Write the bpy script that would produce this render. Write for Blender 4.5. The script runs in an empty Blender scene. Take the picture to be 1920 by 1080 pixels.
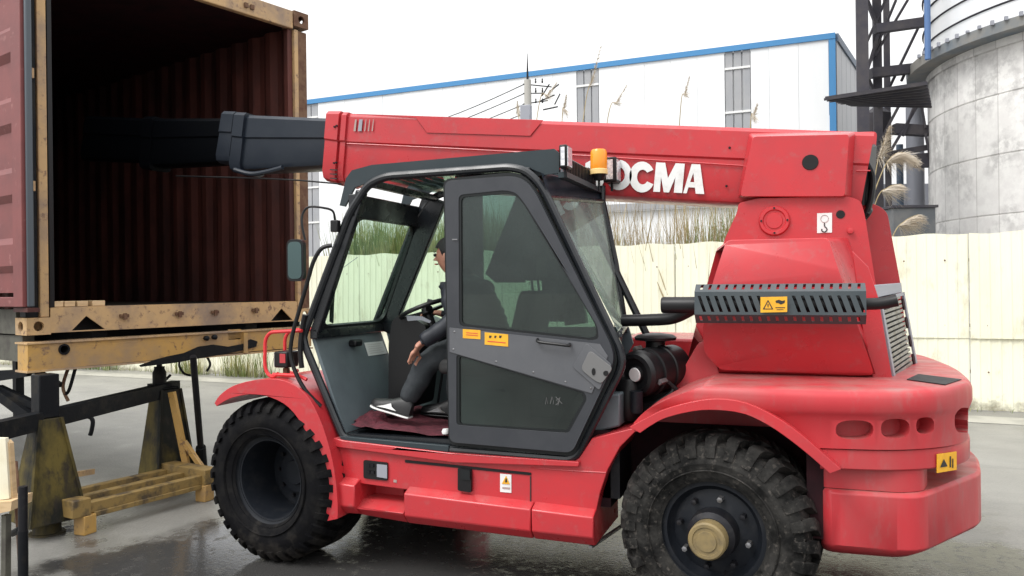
import bpy, math, random
from mathutils import Vector, Matrix, geometry
random.seed(7)
S = bpy.context.scene
COL = S.collection
R_ = math.radians

# ------------------------------------------------------------------ camera
FPX = 1500.0
YAW = R_(20); ROLL = R_(0.7)
CAM = Vector((3.085, -4.06, 1.657))
Rt = Vector((math.cos(YAW), math.sin(YAW), 0)); Fw = Vector((-math.sin(YAW), math.cos(YAW), 0)); Zz = Vector((0, 0, 1))
CR = Rt*math.cos(ROLL) - Zz*math.sin(ROLL)
CU = Zz*math.cos(ROLL) + Rt*math.sin(ROLL)
cd = bpy.data.cameras.new('camera'); cam = bpy.data.objects.new('camera', cd); COL.objects.link(cam)
cd.sensor_width = 36; cd.lens = 36*FPX/1920; cd.clip_end = 2000; cd.clip_start = .05
cam.matrix_world = Matrix(((CR.x, CU.x, -Fw.x, CAM.x), (CR.y, CU.y, -Fw.y, CAM.y), (CR.z, CU.z, -Fw.z, CAM.z), (0, 0, 0, 1)))
S.camera = cam

# ------------------------------------------------------------------ world, sun, exposure
SUN_EL, SUN_AZ = 52, 200      # azimuth of the place the light comes from, degrees from +X counter-clockwise
W = bpy.data.worlds.new('World'); S.world = W; W.use_nodes = True
nt = W.node_tree; nt.nodes.clear()
o = nt.nodes.new('ShaderNodeOutputWorld'); bg = nt.nodes.new('ShaderNodeBackground'); sk = nt.nodes.new('ShaderNodeTexSky')
sk.sky_type = 'NISHITA'; sk.sun_disc = False; sk.sun_elevation = R_(SUN_EL); sk.sun_rotation = R_(90-SUN_AZ)
sk.air_density = 1.0; sk.dust_density = 4
hs = nt.nodes.new('ShaderNodeHueSaturation'); hs.inputs['Saturation'].default_value = .12; hs.inputs['Value'].default_value = .1
mx = nt.nodes.new('ShaderNodeMixRGB'); mx.inputs[0].default_value = .72; mx.inputs[2].default_value = (1.0, 1.0, 1.0, 1)
nt.links.new(sk.outputs[0], hs.inputs['Color']); nt.links.new(hs.outputs[0], mx.inputs[1])
# standard overcast distribution: zenith three times as bright as the horizon
tcw = nt.nodes.new('ShaderNodeTexCoord'); spw = nt.nodes.new('ShaderNodeSeparateXYZ'); nt.links.new(tcw.outputs['Generated'], spw.inputs[0])
mrw = nt.nodes.new('ShaderNodeMapRange'); mrw.inputs['From Min'].default_value = 0; mrw.inputs['From Max'].default_value = 1; mrw.inputs['To Min'].default_value = 1/3; mrw.inputs['To Max'].default_value = 1
nt.links.new(spw.outputs['Z'], mrw.inputs['Value'])
vmw = nt.nodes.new('ShaderNodeVectorMath'); vmw.operation = 'SCALE'; nt.links.new(mx.outputs[0], vmw.inputs[0]); nt.links.new(mrw.outputs[0], vmw.inputs['Scale'])
nt.links.new(vmw.outputs[0], bg.inputs[0]); nt.links.new(bg.outputs[0], o.inputs[0])
bg.inputs[1].default_value = 2.15
sl = bpy.data.lights.new('sun', 'SUN'); so = bpy.data.objects.new('sun', sl); COL.objects.link(so)
sl.energy = 1.2; sl.angle = R_(25); sl.color = (1, .98, .94)
sd = Vector((math.cos(R_(SUN_AZ+35))*math.cos(R_(SUN_EL)), math.sin(R_(SUN_AZ+35))*math.cos(R_(SUN_EL)), math.sin(R_(SUN_EL))))
so.rotation_euler = sd.to_track_quat('Z', 'Y').to_euler()
sk.sun_rotation = math.atan2(sd.x, sd.y)
S.view_settings.view_transform = 'Standard'; S.view_settings.look = 'None'; S.view_settings.gamma = 1
S.view_settings.exposure = 0.5; S.view_settings.use_curve_mapping = False
try:
    S.cycles.max_bounces = 8; S.cycles.transparent_max_bounces = 24
except Exception: pass

# ------------------------------------------------------------------ measuring: pixel of the 1920x1080 survey photo -> metric point on a plane
def ray(px, py):
    return Fw + CR*((px-960)/FPX) + CU*((540-py)/FPX)
def P(px, py, Y):
    d = ray(px, py); return CAM + d*((Y-CAM.y)/d.y)
def G(px, py, z=0.0):
    d = ray(px, py); return CAM + d*((z-CAM.z)/d.z)
def D(px, py, dep):
    return CAM + ray(px, py)*dep
def pl(pts, Y):
    out = []
    for p in pts:
        q = P(p[0], p[1], Y); out.append((q.x, q.z))
    return out

# ------------------------------------------------------------------ mesh building
def fillet(poly, r, n=4):
    out = []; N = len(poly)
    for i in range(N):
        p = Vector(poly[i][:2]); a = Vector(poly[i-1][:2]); b = Vector(poly[(i+1) % N][:2])
        u = a-p; v = b-p; lu, lv = u.length, v.length
        if lu < 1e-6 or lv < 1e-6: out.append(tuple(p)); continue
        d = min(r, lu*.45, lv*.45)
        s = p+u/lu*d; e = p+v/lv*d
        for k in range(n+1):
            t = k/n; q = s*(1-t)**2 + p*2*t*(1-t) + e*t*t; out.append((q.x, q.y))
    return out
def smooth_path(pts, n=6):
    pts = [Vector(p) for p in pts]; out = []
    for i in range(len(pts)-1):
        p0 = pts[max(i-1, 0)]; p1 = pts[i]; p2 = pts[i+1]; p3 = pts[min(i+2, len(pts)-1)]
        for k in range(n):
            t = k/n
            out.append(.5*((2*p1)+(p2-p0)*t+(2*p0-5*p1+4*p2-p3)*t*t+(3*p1-p0-3*p2+p3)*t**3))
    out.append(pts[-1]); return out

class MB:
    def __init__(s): s.v = []; s.f = []
    def add(s, vs, fs):
        b = len(s.v); s.v += [tuple(v) for v in vs]; s.f += [tuple(i+b for i in f) for f in fs]; return s
    def box(s, x0, x1, y0, y1, z0, z1):
        vs = [(x, y, z) for x in (x0, x1) for y in (y0, y1) for z in (z0, z1)]
        return s.add(vs, [(0,1,3,2),(4,6,7,5),(0,4,5,1),(2,3,7,6),(0,2,6,4),(1,5,7,3)])
    def obox(s, c, ax, ay, az):
        c = Vector(c); vs = [c+ax*i+ay*j+az*k for i in (-1,1) for j in (-1,1) for k in (-1,1)]
        return s.add(vs, [(0,1,3,2),(4,6,7,5),(0,4,5,1),(2,3,7,6),(0,2,6,4),(1,5,7,3)])
    def bar(s, a, b, w, h=None, up=None):
        a = Vector(a); b = Vector(b); d = (b-a); L = d.length; d.normalize(); h = h or w
        up = Vector(up) if up else (Vector((0,0,1)) if abs(d.z) < .95 else Vector((0,1,0)))
        x = d.cross(up).normalized(); y = x.cross(d).normalized()
        return s.obox((a+b)/2, d*L/2, x*w/2, y*h/2)
    def plate(s, o_, ux, uy, n, outline, holes=(), th=.01):
        o_ = Vector(o_); loops = [list(outline)]+[list(h) for h in holes]
        tri = geometry.tessellate_polygon([[Vector((p[0], p[1], 0)) for p in L] for L in loops])
        flat = [p for L in loops for p in L]; N = len(flat)
        fr = [o_+ux*p[0]+uy*p[1] for p in flat]; bk = [q+n*th for q in fr]
        fs = [tuple(t) for t in tri]+[tuple(i+N for i in reversed(t)) for t in tri]
        b = 0
        for L in loops:
            k = len(L)
            for i in range(k):
                j = (i+1) % k; fs.append((b+i, b+j, b+j+N, b+i+N))
            b += k
        return s.add(fr+bk, fs)
    def prism(s, poly, y0, y1, holes=()):       # poly in (x,z)
        return s.plate((0, y0, 0), Vector((1,0,0)), Vector((0,0,1)), Vector((0,1,0)), poly, holes, y1-y0)
    def vprism(s, poly, z0, z1, holes=()):       # poly in (x,y)
        return s.plate((0, 0, z0), Vector((1,0,0)), Vector((0,1,0)), Vector((0,0,1)), poly, holes, z1-z0)
    def loft(s, rings, cap=True, closed=True):
        n = len(rings[0]); vs = [p for r in rings for p in r]; fs = []
        for i in range(len(rings)-1):
            for j in range(n if closed else n-1):
                k = (j+1) % n; fs.append((i*n+j, i*n+k, (i+1)*n+k, (i+1)*n+j))
        if cap:
            for b, rev in ((0, True), ((len(rings)-1)*n, False)):
                tri = geometry.tessellate_polygon([[Vector(p) for p in vs[b:b+n]]])
                fs += [tuple(b+i for i in t) for t in tri]
        return s.add(vs, fs)
    def tube(s, pts, r, n=8, cap=True):
        pts = [Vector(p) for p in pts]; rings = []; prev = None
        for i, p in enumerate(pts):
            d = (pts[min(i+1, len(pts)-1)]-pts[max(i-1, 0)])
            if d.length < 1e-9: d = Vector((0,0,1))
            d.normalize()
            if prev is None: x = d.orthogonal().normalized()
            else:
                x = prev - d*prev.dot(d); x = x.normalized() if x.length > 1e-6 else d.orthogonal().normalized()
            prev = x; y = d.cross(x); rr = r[i] if isinstance(r, (list, tuple)) else r
            rings.append([p+(x*math.cos(2*math.pi*k/n)+y*math.sin(2*math.pi*k/n))*rr for k in range(n)])
        return s.loft(rings, cap)
    def lathe(s, prof, c, ax, n=32, cap=True):    # prof [(r, h)]
        c = Vector(c); ax = Vector(ax).normalized(); x = ax.orthogonal().normalized(); y = ax.cross(x)
        rings = [[c+ax*h+(x*math.cos(2*math.pi*k/n)+y*math.sin(2*math.pi*k/n))*max(r, 1e-4) for k in range(n)] for r, h in prof]
        return s.loft(rings, cap)
    def sphere(s, c, r, n=12, m=8, sc=(1,1,1)):
        c = Vector(c); rings = []
        for i in range(m+1):
            a = math.pi*i/m; rings.append([c+Vector((math.sin(a)*math.cos(2*math.pi*k/n)*sc[0], math.sin(a)*math.sin(2*math.pi*k/n)*sc[1], math.cos(a)*sc[2]))*r if 0 < i < m else c+Vector((1e-4*math.cos(6.28*k/n), 1e-4*math.sin(6.28*k/n), math.cos(a)*r*sc[2])) for k in range(n)])
        return s.loft(rings, False)
    def mesh(s, name, m, smooth=35):
        me = bpy.data.meshes.new(name); me.from_pydata(s.v, [], s.f); me.validate(); me.update()
        import bmesh
        b = bmesh.new(); b.from_mesh(me); bmesh.ops.recalc_face_normals(b, faces=b.faces); b.to_mesh(me); b.free()
        if m: me.materials.append(m)
        if smooth:
            me.polygons.foreach_set('use_smooth', [True]*len(me.polygons)); me.set_sharp_from_angle(angle=R_(smooth))
        return me
    def build(s, name, m, parent=None, bevel=0, smooth=35, label=None, seg=2):
        return link(name, s.mesh(name, m, smooth), parent, bevel, label, seg)

def link(name, me, parent=None, bevel=0, label=None, seg=2):
    ob = bpy.data.objects.new(name, me); COL.objects.link(ob)
    if parent is not None:
        ob.parent = parent; ob.matrix_parent_inverse = WM[parent.name].inverted()
    WM[ob.name] = Matrix.Identity(4)
    if bevel:
        b = ob.modifiers.new('bevel', 'BEVEL'); b.width = bevel; b.segments = seg; b.limit_method = 'ANGLE'; b.angle_limit = R_(40); b.harden_normals = False
    if label: ob['label'] = label
    return ob
WM = {}
def thing(name, loc, label, cat, group=None):
    e = bpy.data.objects.new(name, None); COL.objects.link(e); e.location = loc; e.empty_display_size = .2
    WM[e.name] = Matrix.Translation(loc); tag(e, label, cat, group); return e
def tag(ob, label=None, cat=None, group=None, kind=None):
    if label: ob['label'] = label
    if cat: ob['category'] = cat
    if group: ob['group'] = group
    if kind: ob['kind'] = kind
    return ob
def inst(name, me, mtx, parent=None):
    ob = bpy.data.objects.new(name, me); COL.objects.link(ob)
    if parent is not None: ob.parent = parent; ob.matrix_parent_inverse = WM[parent.name].inverted()
    ob.matrix_basis = mtx; WM[ob.name] = mtx
    return ob
def textmesh(body, size, m, bold=0.0, extr=.001):
    cu = bpy.data.curves.new('lettering', 'FONT'); cu.body = body; cu.size = size; cu.offset = bold; cu.extrude = extr; cu.resolution_u = 4
    t = bpy.data.objects.new('lettering', cu); COL.objects.link(t)
    dg = bpy.context.evaluated_depsgraph_get(); dg.update()
    me = bpy.data.meshes.new_from_object(t.evaluated_get(dg)); bpy.data.objects.remove(t); bpy.data.curves.remove(cu)
    me.materials.clear(); me.materials.append(m); return me

# ------------------------------------------------------------------ materials
def mat(name, c, rough=.5, metal=0, c2=None, scale=6, lo=.45, hi=.6, c3=None, scale3=2, lo3=.5, hi3=.62, bump=0, bscale=40, coat=0,
        stretch=(1,1,1), rv=0, spec=.5, detail=6):
    m = bpy.data.materials.new(name); m.use_nodes = True; n = m.node_tree.nodes; L = m.node_tree.links
    b = n['Principled BSDF']; b.inputs['Base Color'].default_value = (*c, 1); b.inputs['Roughness'].default_value = rough
    b.inputs['Metallic'].default_value = metal; b.inputs['Coat Weight'].default_value = coat; b.inputs['Specular IOR Level'].default_value = spec
    tc = n.new('ShaderNodeNewGeometry'); mp = n.new('ShaderNodeMapping'); mp.inputs['Scale'].default_value = stretch
    L.new(tc.outputs['Position'], mp.inputs['Vector'])
    out = None
    def layer(prev, col, sc, lo_, hi_):
        t = n.new('ShaderNodeTexNoise'); t.inputs['Scale'].default_value = sc; t.inputs['Detail'].default_value = detail; t.inputs['Roughness'].default_value = .65
        L.new(mp.outputs[0], t.inputs['Vector'])
        r = n.new('ShaderNodeMapRange'); r.inputs['From Min'].default_value = lo_; r.inputs['From Max'].default_value = hi_
        L.new(t.outputs['Fac'], r.inputs['Value'])
        x = n.new('ShaderNodeMixRGB'); L.new(r.outputs[0], x.inputs[0])
        if prev is None: x.inputs[1].default_value = (*c, 1)
        else: L.new(prev, x.inputs[1])
        x.inputs[2].default_value = (*col, 1); return x.outputs[0], r.outputs[0]
    msk = None
    if c2: out, msk = layer(out, c2, scale, lo, hi)
    if c3: out, msk2 = layer(out, c3, scale3, lo3, hi3)
    if out: L.new(out, b.inputs['Base Color'])
    if rv:
        t = n.new('ShaderNodeTexNoise'); t.inputs['Scale'].default_value = 9; t.inputs['Detail'].default_value = 5; L.new(mp.outputs[0], t.inputs['Vector'])
        r = n.new('ShaderNodeMapRange'); r.inputs['From Min'].default_value = .35; r.inputs['From Max'].default_value = .65
        r.inputs['To Min'].default_value = rough-rv; r.inputs['To Max'].default_value = rough+rv
        L.new(t.outputs['Fac'], r.inputs['Value']); L.new(r.outputs[0], b.inputs['Roughness'])
    if bump:
        t = n.new('ShaderNodeTexNoise'); t.inputs['Scale'].default_value = bscale; t.inputs['Detail'].default_value = 4; L.new(mp.outputs[0], t.inputs['Vector'])
        bp = n.new('ShaderNodeBump'); bp.inputs['Strength'].default_value = bump; bp.inputs['Distance'].default_value = .01
        L.new(t.outputs['Fac'], bp.inputs['Height']); L.new(bp.outputs[0], b.inputs['Normal'])
    return m
def glassmat(name, tint, refl=.12, rough=.02, dirt=0.0):
    m = bpy.data.materials.new(name); m.use_nodes = True; n = m.node_tree.nodes; L = m.node_tree.links; n.clear()
    o = n.new('ShaderNodeOutputMaterial'); t = n.new('ShaderNodeBsdfTransparent'); t.inputs[0].default_value = (*tint, 1)
    g = n.new('ShaderNodeBsdfGlossy'); g.inputs['Roughness'].default_value = rough; g.inputs[0].default_value = (.8,.88,.88,1)
    lw = n.new('ShaderNodeLayerWeight'); lw.inputs[0].default_value = .5
    pw = n.new('ShaderNodeMath'); pw.operation = 'POWER'; pw.inputs[1].default_value = 4; L.new(lw.outputs['Facing'], pw.inputs[0])
    ml = n.new('ShaderNodeMath'); ml.operation = 'MULTIPLY'; ml.inputs[1].default_value = .5; L.new(pw.outputs[0], ml.inputs[0])
    mth = n.new('ShaderNodeMath'); mth.operation = 'ADD'; mth.inputs[1].default_value = .02+refl*.4; L.new(ml.outputs[0], mth.inputs[0])
    x = n.new('ShaderNodeMixShader'); L.new(mth.outputs[0], x.inputs[0]); L.new(t.outputs[0], x.inputs[1]); L.new(g.outputs[0], x.inputs[2])
    if dirt:
        d = n.new('ShaderNodeBsdfDiffuse'); d.inputs[0].default_value = (.35,.4,.38,1)
        tc = n.new('ShaderNodeTexCoord'); ns = n.new('ShaderNodeTexNoise'); ns.inputs['Scale'].default_value = 4; ns.inputs['Detail'].default_value = 6; L.new(tc.outputs['Object'], ns.inputs['Vector'])
        r = n.new('ShaderNodeMapRange'); r.inputs['From Min'].default_value = .3; r.inputs['From Max'].default_value = .75; r.inputs['To Min'].default_value = dirt*.35; r.inputs['To Max'].default_value = dirt
        L.new(ns.outputs['Fac'], r.inputs['Value'])
        y = n.new('ShaderNodeMixShader'); L.new(r.outputs[0], y.inputs[0]); L.new(x.outputs[0], y.inputs[1]); L.new(d.outputs[0], y.inputs[2]); L.new(y.outputs[0], o.inputs[0])
    else: L.new(x.outputs[0], o.inputs[0])
    return m
M = {}
M['red'] = mat('red paint', (.50,.027,.035), .34, c2=(.41,.032,.040), scale=3.5, lo=.4, hi=.7, c3=(.40,.09,.09), scale3=14, lo3=.56, hi3=.85, coat=.12, rv=.08, bump=.04, bscale=12)
M['red_dusty'] = mat('dusty red paint', (.47,.033,.042), .45, c2=(.38,.070,.072), scale=3, lo=.42, hi=.72, c3=(.36,.10,.10), scale3=11, lo3=.55, hi3=.76, coat=.05, stretch=(1,1,.35), rv=.1, bump=.08, bscale=14)
M['red_tubes'] = mat('red tube paint', (.62,.03,.035), .4)
M['boom_dark'] = mat('dark slate boom paint', (.012,.018,.028), .42, c2=(.02,.026,.036), scale=3, lo=.4, hi=.7, rv=.08)
M['char'] = mat('charcoal paint', (.009,.011,.014), .26, c2=(.016,.018,.021), scale=8, lo=.45, hi=.7, rv=.08)
M['slate'] = mat('dark slate rack paint', (.022,.034,.040), .42, c2=(.03,.04,.046), scale=4, lo=.4, hi=.7)
M['grey'] = mat('grey door paint', (.082,.086,.096), .36, c2=(.10,.103,.112), scale=4, lo=.4, hi=.7, coat=.2)
M['doorframe'] = mat('dark grey door frame paint', (.026,.029,.036), .32, c2=(.036,.039,.046), scale=5, lo=.4, hi=.7, coat=.15)
M['binsteel'] = mat('grey bin steel', (.09,.10,.11), .6, c2=(.14,.14,.14), scale=1.5, lo=.4, hi=.6)
M['greyin'] = mat('grey cab lining', (.12,.15,.165), .5, c2=(.095,.115,.13), scale=5, lo=.4, hi=.7)
M['plate'] = mat('lock plate silver', (.16,.16,.16), .4, metal=.2)
M['rubber'] = mat('tyre rubber', (.006,.006,.007), .72, c2=(.018,.017,.016), scale=9, lo=.45, hi=.75, bump=.15, bscale=60)
M['rubber_d'] = mat('dusty tyre rubber', (.008,.008,.008), .8, c2=(.048,.046,.043), scale=8, lo=.40, hi=.72, c3=(.10,.09,.08), scale3=35, lo3=.56, hi3=.74, bump=.2, bscale=60)
M['seal'] = mat('black rubber seal', (.006,.008,.009), .5)
M['boom_shade'] = mat('shade-blackened inner boom paint', (.0015,.002,.003), .55)  # boom paint blackened for the shade inside the container
M['liner'] = mat('grime and shade dark maroon', (.030,.008,.011), .8, c2=(.014,.006,.008), scale=5, lo=.4, hi=.65)  # grime plus painted-in shade of the wheel wells and container ceiling
M['mirror'] = mat('dark mirror glass', (.10,.15,.15), .08, metal=.9)
M['rim'] = mat('dark rim paint', (.010,.012,.016), .42, c2=(.022,.023,.026), scale=10, lo=.5, hi=.75)
M['hub'] = mat('ochre hub paint', (.23,.17,.075), .55, c2=(.15,.115,.06), scale=14, lo=.45, hi=.7)
M['black'] = mat('black plastic', (.007,.007,.008), .4)
M['blackmetal'] = mat('blackened steel', (.012,.012,.015), .5, metal=.3, c2=(.03,.028,.028), scale=12, lo=.5, hi=.7)
M['steel'] = mat('worn steel', (.25,.25,.26), .4, metal=.7, c2=(.12,.11,.1), scale=14, lo=.45, hi=.65)
M['rust'] = mat('rusted steel', (.10,.045,.025), .8, c2=(.16,.09,.05), scale=12, lo=.4, hi=.6, bump=.3)
M['guard'] = mat('grey-green guard paint', (.035,.048,.055), .4, c2=(.05,.062,.068), scale=6, lo=.4, hi=.7)
M['yellow'] = mat('weathered yellow paint', (.46,.27,.075), .6, c2=(.13,.07,.045), scale=17, lo=.56, hi=.68, c3=(.30,.20,.11), scale3=2.2, lo3=.45, hi3=.66, bump=.2, bscale=25)
M['yellow_pale'] = mat('pale ochre frame paint', (.50,.33,.16), .65, c2=(.15,.085,.06), scale=19, lo=.55, hi=.68, c3=(.26,.19,.14), scale3=2.2, lo3=.44, hi3=.66, bump=.2, bscale=25)
M['trestle'] = mat('sooty trestle paint', (.12,.092,.026), .6, c2=(.014,.015,.013), scale=2.8, lo=.38, hi=.58, c3=(.03,.025,.02), scale3=11, lo3=.52, hi3=.66, stretch=(1,1,.5), bump=.2, bscale=25)
M['soot'] = mat('black greasy steel', (.009,.010,.012), .5, c2=(.025,.023,.02), scale=8, lo=.5, hi=.7, bump=.2, bscale=30)
M['tread_yellow'] = mat('worn olive yellow', (.26,.17,.055), .65, c2=(.07,.05,.03), scale=8, lo=.47, hi=.64, bump=.2, bscale=30)
M['sealgrey'] = mat('grey door seal', (.065,.08,.095), .5)
M['maroon'] = mat('container door maroon', (.19,.050,.048), .55, c2=(.14,.040,.040), scale=3, lo=.4, hi=.7, c3=(.30,.13,.12), scale3=14, lo3=.62, hi3=.75, bump=.1, bscale=20)
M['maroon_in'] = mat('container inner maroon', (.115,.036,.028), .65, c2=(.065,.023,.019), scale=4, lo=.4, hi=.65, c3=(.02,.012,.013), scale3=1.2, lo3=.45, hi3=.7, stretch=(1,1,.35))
M['olive'] = mat('dull olive rail paint', (.085,.083,.065), .65, c2=(.05,.045,.038), scale=7, lo=.45, hi=.65, bump=.15, bscale=25)
M['wood'] = mat('pale plywood', (.62,.45,.26), .65, c2=(.48,.33,.18), scale=5, lo=.4, hi=.65, stretch=(1,1,6))
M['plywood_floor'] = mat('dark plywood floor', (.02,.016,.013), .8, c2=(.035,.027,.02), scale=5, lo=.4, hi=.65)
M['cream_board'] = mat('sun bleached board', (.78,.74,.58), .5, c2=(.68,.62,.45), scale=4, lo=.4, hi=.7)
M['white'] = mat('white plastic', (.75,.75,.74), .45)
M['lampglass'] = mat('lamp lens', (.55,.56,.6), .12, metal=.3, c2=(.8,.8,.82), scale=60, lo=.45, hi=.55)
M['amber'] = mat('amber lens', (.85,.30,.02), .2)
M['amber_base'] = mat('pale amber base', (.8,.58,.25), .3)
M['decal_w'] = mat('white decal', (.72,.74,.73), .5, c2=(.6,.6,.58), scale=12, lo=.5, hi=.7)
M['decal_y'] = mat('yellow decal', (.80,.42,.02), .45, c2=(.72,.36,.02), scale=20, lo=.4, hi=.6)
M['decal_k'] = mat('black decal', (.02,.02,.02), .5)
M['decal_r'] = mat('red decal', (.6,.04,.04), .5)
M['decal_g'] = mat('grey faded print', (.36,.27,.25), .6)
M['carpet'] = mat('maroon carpet', (.13,.022,.035), .95, c2=(.07,.012,.02), scale=30, lo=.4, hi=.6, bump=.8, bscale=120)
M['seat'] = mat('black seat vinyl', (.02,.022,.024), .5, c2=(.035,.035,.035), scale=20, lo=.4, hi=.6)
M['skin'] = mat('skin', (.45,.22,.15), .5, c2=(.38,.16,.11), scale=14, lo=.4, hi=.7)
M['hair'] = mat('black hair', (.008,.008,.009), .6, bump=.6, bscale=150)
M['jacket'] = mat('black quilted jacket', (.013,.015,.022), .45, c2=(.02,.024,.032), scale=8, lo=.4, hi=.6)
M['jeans'] = mat('dark grey trousers', (.022,.027,.032), .8, c2=(.04,.045,.05), scale=10, lo=.45, hi=.7, bump=.5, bscale=30)
M['shoe'] = mat('black shoe', (.012,.012,.013), .5)
M['sole'] = mat('white sole', (.75,.75,.73), .5)
M['fence'] = mat('cream painted sheet', (.83,.82,.66), .55, c2=(.76,.75,.58), scale=1.8, lo=.45, hi=.75, c3=(.42,.37,.25), scale3=3.5, lo3=.57, hi3=.78, stretch=(1,1,.4), rv=.05)
M['wallwhite'] = mat('white cladding', (.80,.81,.82), .5, c2=(.74,.76,.78), scale=.6, lo=.4, hi=.7, stretch=(1,1,.2))
M['translucent'] = mat('grey translucent sheet', (.30,.31,.33), .35, c2=(.36,.36,.37), scale=.6, lo=.4, hi=.7)
M['blue'] = mat('blue trim', (.05,.22,.46), .45)
M['bluegrey'] = mat('blue grey steel', (.10,.14,.20), .5)
M['towersteel'] = mat('dark tower steel', (.045,.043,.055), .6, c2=(.075,.068,.07), scale=2, lo=.4, hi=.7)
M['ring'] = mat('ring steel', (.13,.16,.19), .6, c2=(.24,.23,.21), scale=.5, lo=.4, hi=.6)
M['bluepipe'] = mat('blue pipe paint', (.08,.16,.34), .5)
M['pipe'] = mat('grey pipe', (.28,.29,.33), .5)
M['leaf'] = mat('reed leaf', (.14,.19,.05), .6, c2=(.34,.31,.13), scale=1.8, lo=.45, hi=.6)
M['dry'] = mat('dry reed stem', (.40,.32,.17), .7, c2=(.28,.21,.11), scale=2, lo=.4, hi=.6)
M['plume'] = mat('pampas plume', (.62,.56,.47), .9, c2=(.50,.43,.34), scale=3, lo=.4, hi=.6)
M['poleconc'] = mat('pole concrete', (.4,.39,.36), .8)
M['glass'] = glassmat('green cab glass', (.34,.43,.40), .10, dirt=.05)
M['glass_light'] = glassmat('clear green glass', (.86,.96,.90), .02, dirt=.02)
M['glass_rear'] = glassmat('rear window glass', (.52,.60,.56), .16, dirt=.48)
M['glass_dark'] = glassmat('dark lower glass', (.22,.30,.27), .06, dirt=.05)

for k_, v_ in (('boom_dark',.3),('rubber',.07),('rubber_d',.10),('seal',.35),('rim',.2),('black',.35),('blackmetal',.3),('trestle',.15),('soot',.12),('maroon_in',.3),('liner',.2),('boom_shade',.04),('plywood_floor',.2),('towersteel',.3),('red_dusty',.4),('slate',.35)):
    M[k_].node_tree.nodes['Principled BSDF'].inputs['Specular IOR Level'].default_value = v_

def mix_over(m, fac_nodes, col):
    n = m.node_tree.nodes; L = m.node_tree.links; b = n['Principled BSDF']; src = b.inputs['Base Color'].links[0].from_socket
    x = n.new('ShaderNodeMixRGB'); L.new(fac_nodes, x.inputs[0]); L.new(src, x.inputs[1]); x.inputs[2].default_value = (*col, 1); L.new(x.outputs[0], b.inputs['Base Color'])
def settled(m, col, amt=.55, sc=5):
    '''dust lying on upward faces'''
    n = m.node_tree.nodes; L = m.node_tree.links; g = n.new('ShaderNodeNewGeometry'); sp = n.new('ShaderNodeSeparateXYZ'); L.new(g.outputs['Normal'], sp.inputs[0])
    r = n.new('ShaderNodeMapRange'); r.inputs['From Min'].default_value = .75; r.inputs['From Max'].default_value = 1; L.new(sp.outputs[2], r.inputs['Value'])
    t = n.new('ShaderNodeTexNoise'); t.inputs['Scale'].default_value = sc; t.inputs['Detail'].default_value = 7; L.new(g.outputs['Position'], t.inputs[0])
    r2 = n.new('ShaderNodeMapRange'); r2.inputs['From Min'].default_value = .35; r2.inputs['From Max'].default_value = .65; r2.inputs['To Max'].default_value = amt; L.new(t.outputs['Fac'], r2.inputs['Value'])
    k = n.new('ShaderNodeMath'); k.operation = 'MULTIPLY'; L.new(r.outputs[0], k.inputs[0]); L.new(r2.outputs[0], k.inputs[1]); mix_over(m, k.outputs[0], col)
def splash(m, col, h=.30, amt=.75, sc=6):
    '''mud splashed up from the ground'''
    n = m.node_tree.nodes; L = m.node_tree.links; g = n.new('ShaderNodeNewGeometry'); sp = n.new('ShaderNodeSeparateXYZ'); L.new(g.outputs['Position'], sp.inputs[0])
    t = n.new('ShaderNodeTexNoise'); t.inputs['Scale'].default_value = sc; t.inputs['Detail'].default_value = 8; t.inputs['Roughness'].default_value = .7; L.new(g.outputs['Position'], t.inputs[0])
    a = n.new('ShaderNodeMath'); a.operation = 'MULTIPLY_ADD'; L.new(t.outputs['Fac'], a.inputs[0]); a.inputs[1].default_value = -h*2.2; L.new(sp.outputs[2], a.inputs[2])
    r = n.new('ShaderNodeMapRange'); r.inputs['From Min'].default_value = -h*.55; r.inputs['From Max'].default_value = -h*1.15; r.inputs['To Max'].default_value = amt; L.new(a.outputs[0], r.inputs['Value'])
    mix_over(m, r.outputs[0], col)
settled(M['red_dusty'], (.27,.17,.15), .6); settled(M['red'], (.36,.12,.11), .35)
splash(M['fence'], (.20,.18,.12), .28, .8); splash(M['rubber_d'], (.06,.055,.048), .45, .5, 9); splash(M['rubber'], (.05,.044,.038), .35, .5, 9)
splash(M['red_dusty'], (.16,.07,.06), .62, .55, 4); splash(M['trestle'], (.05,.045,.04), .2, .6)

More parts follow.
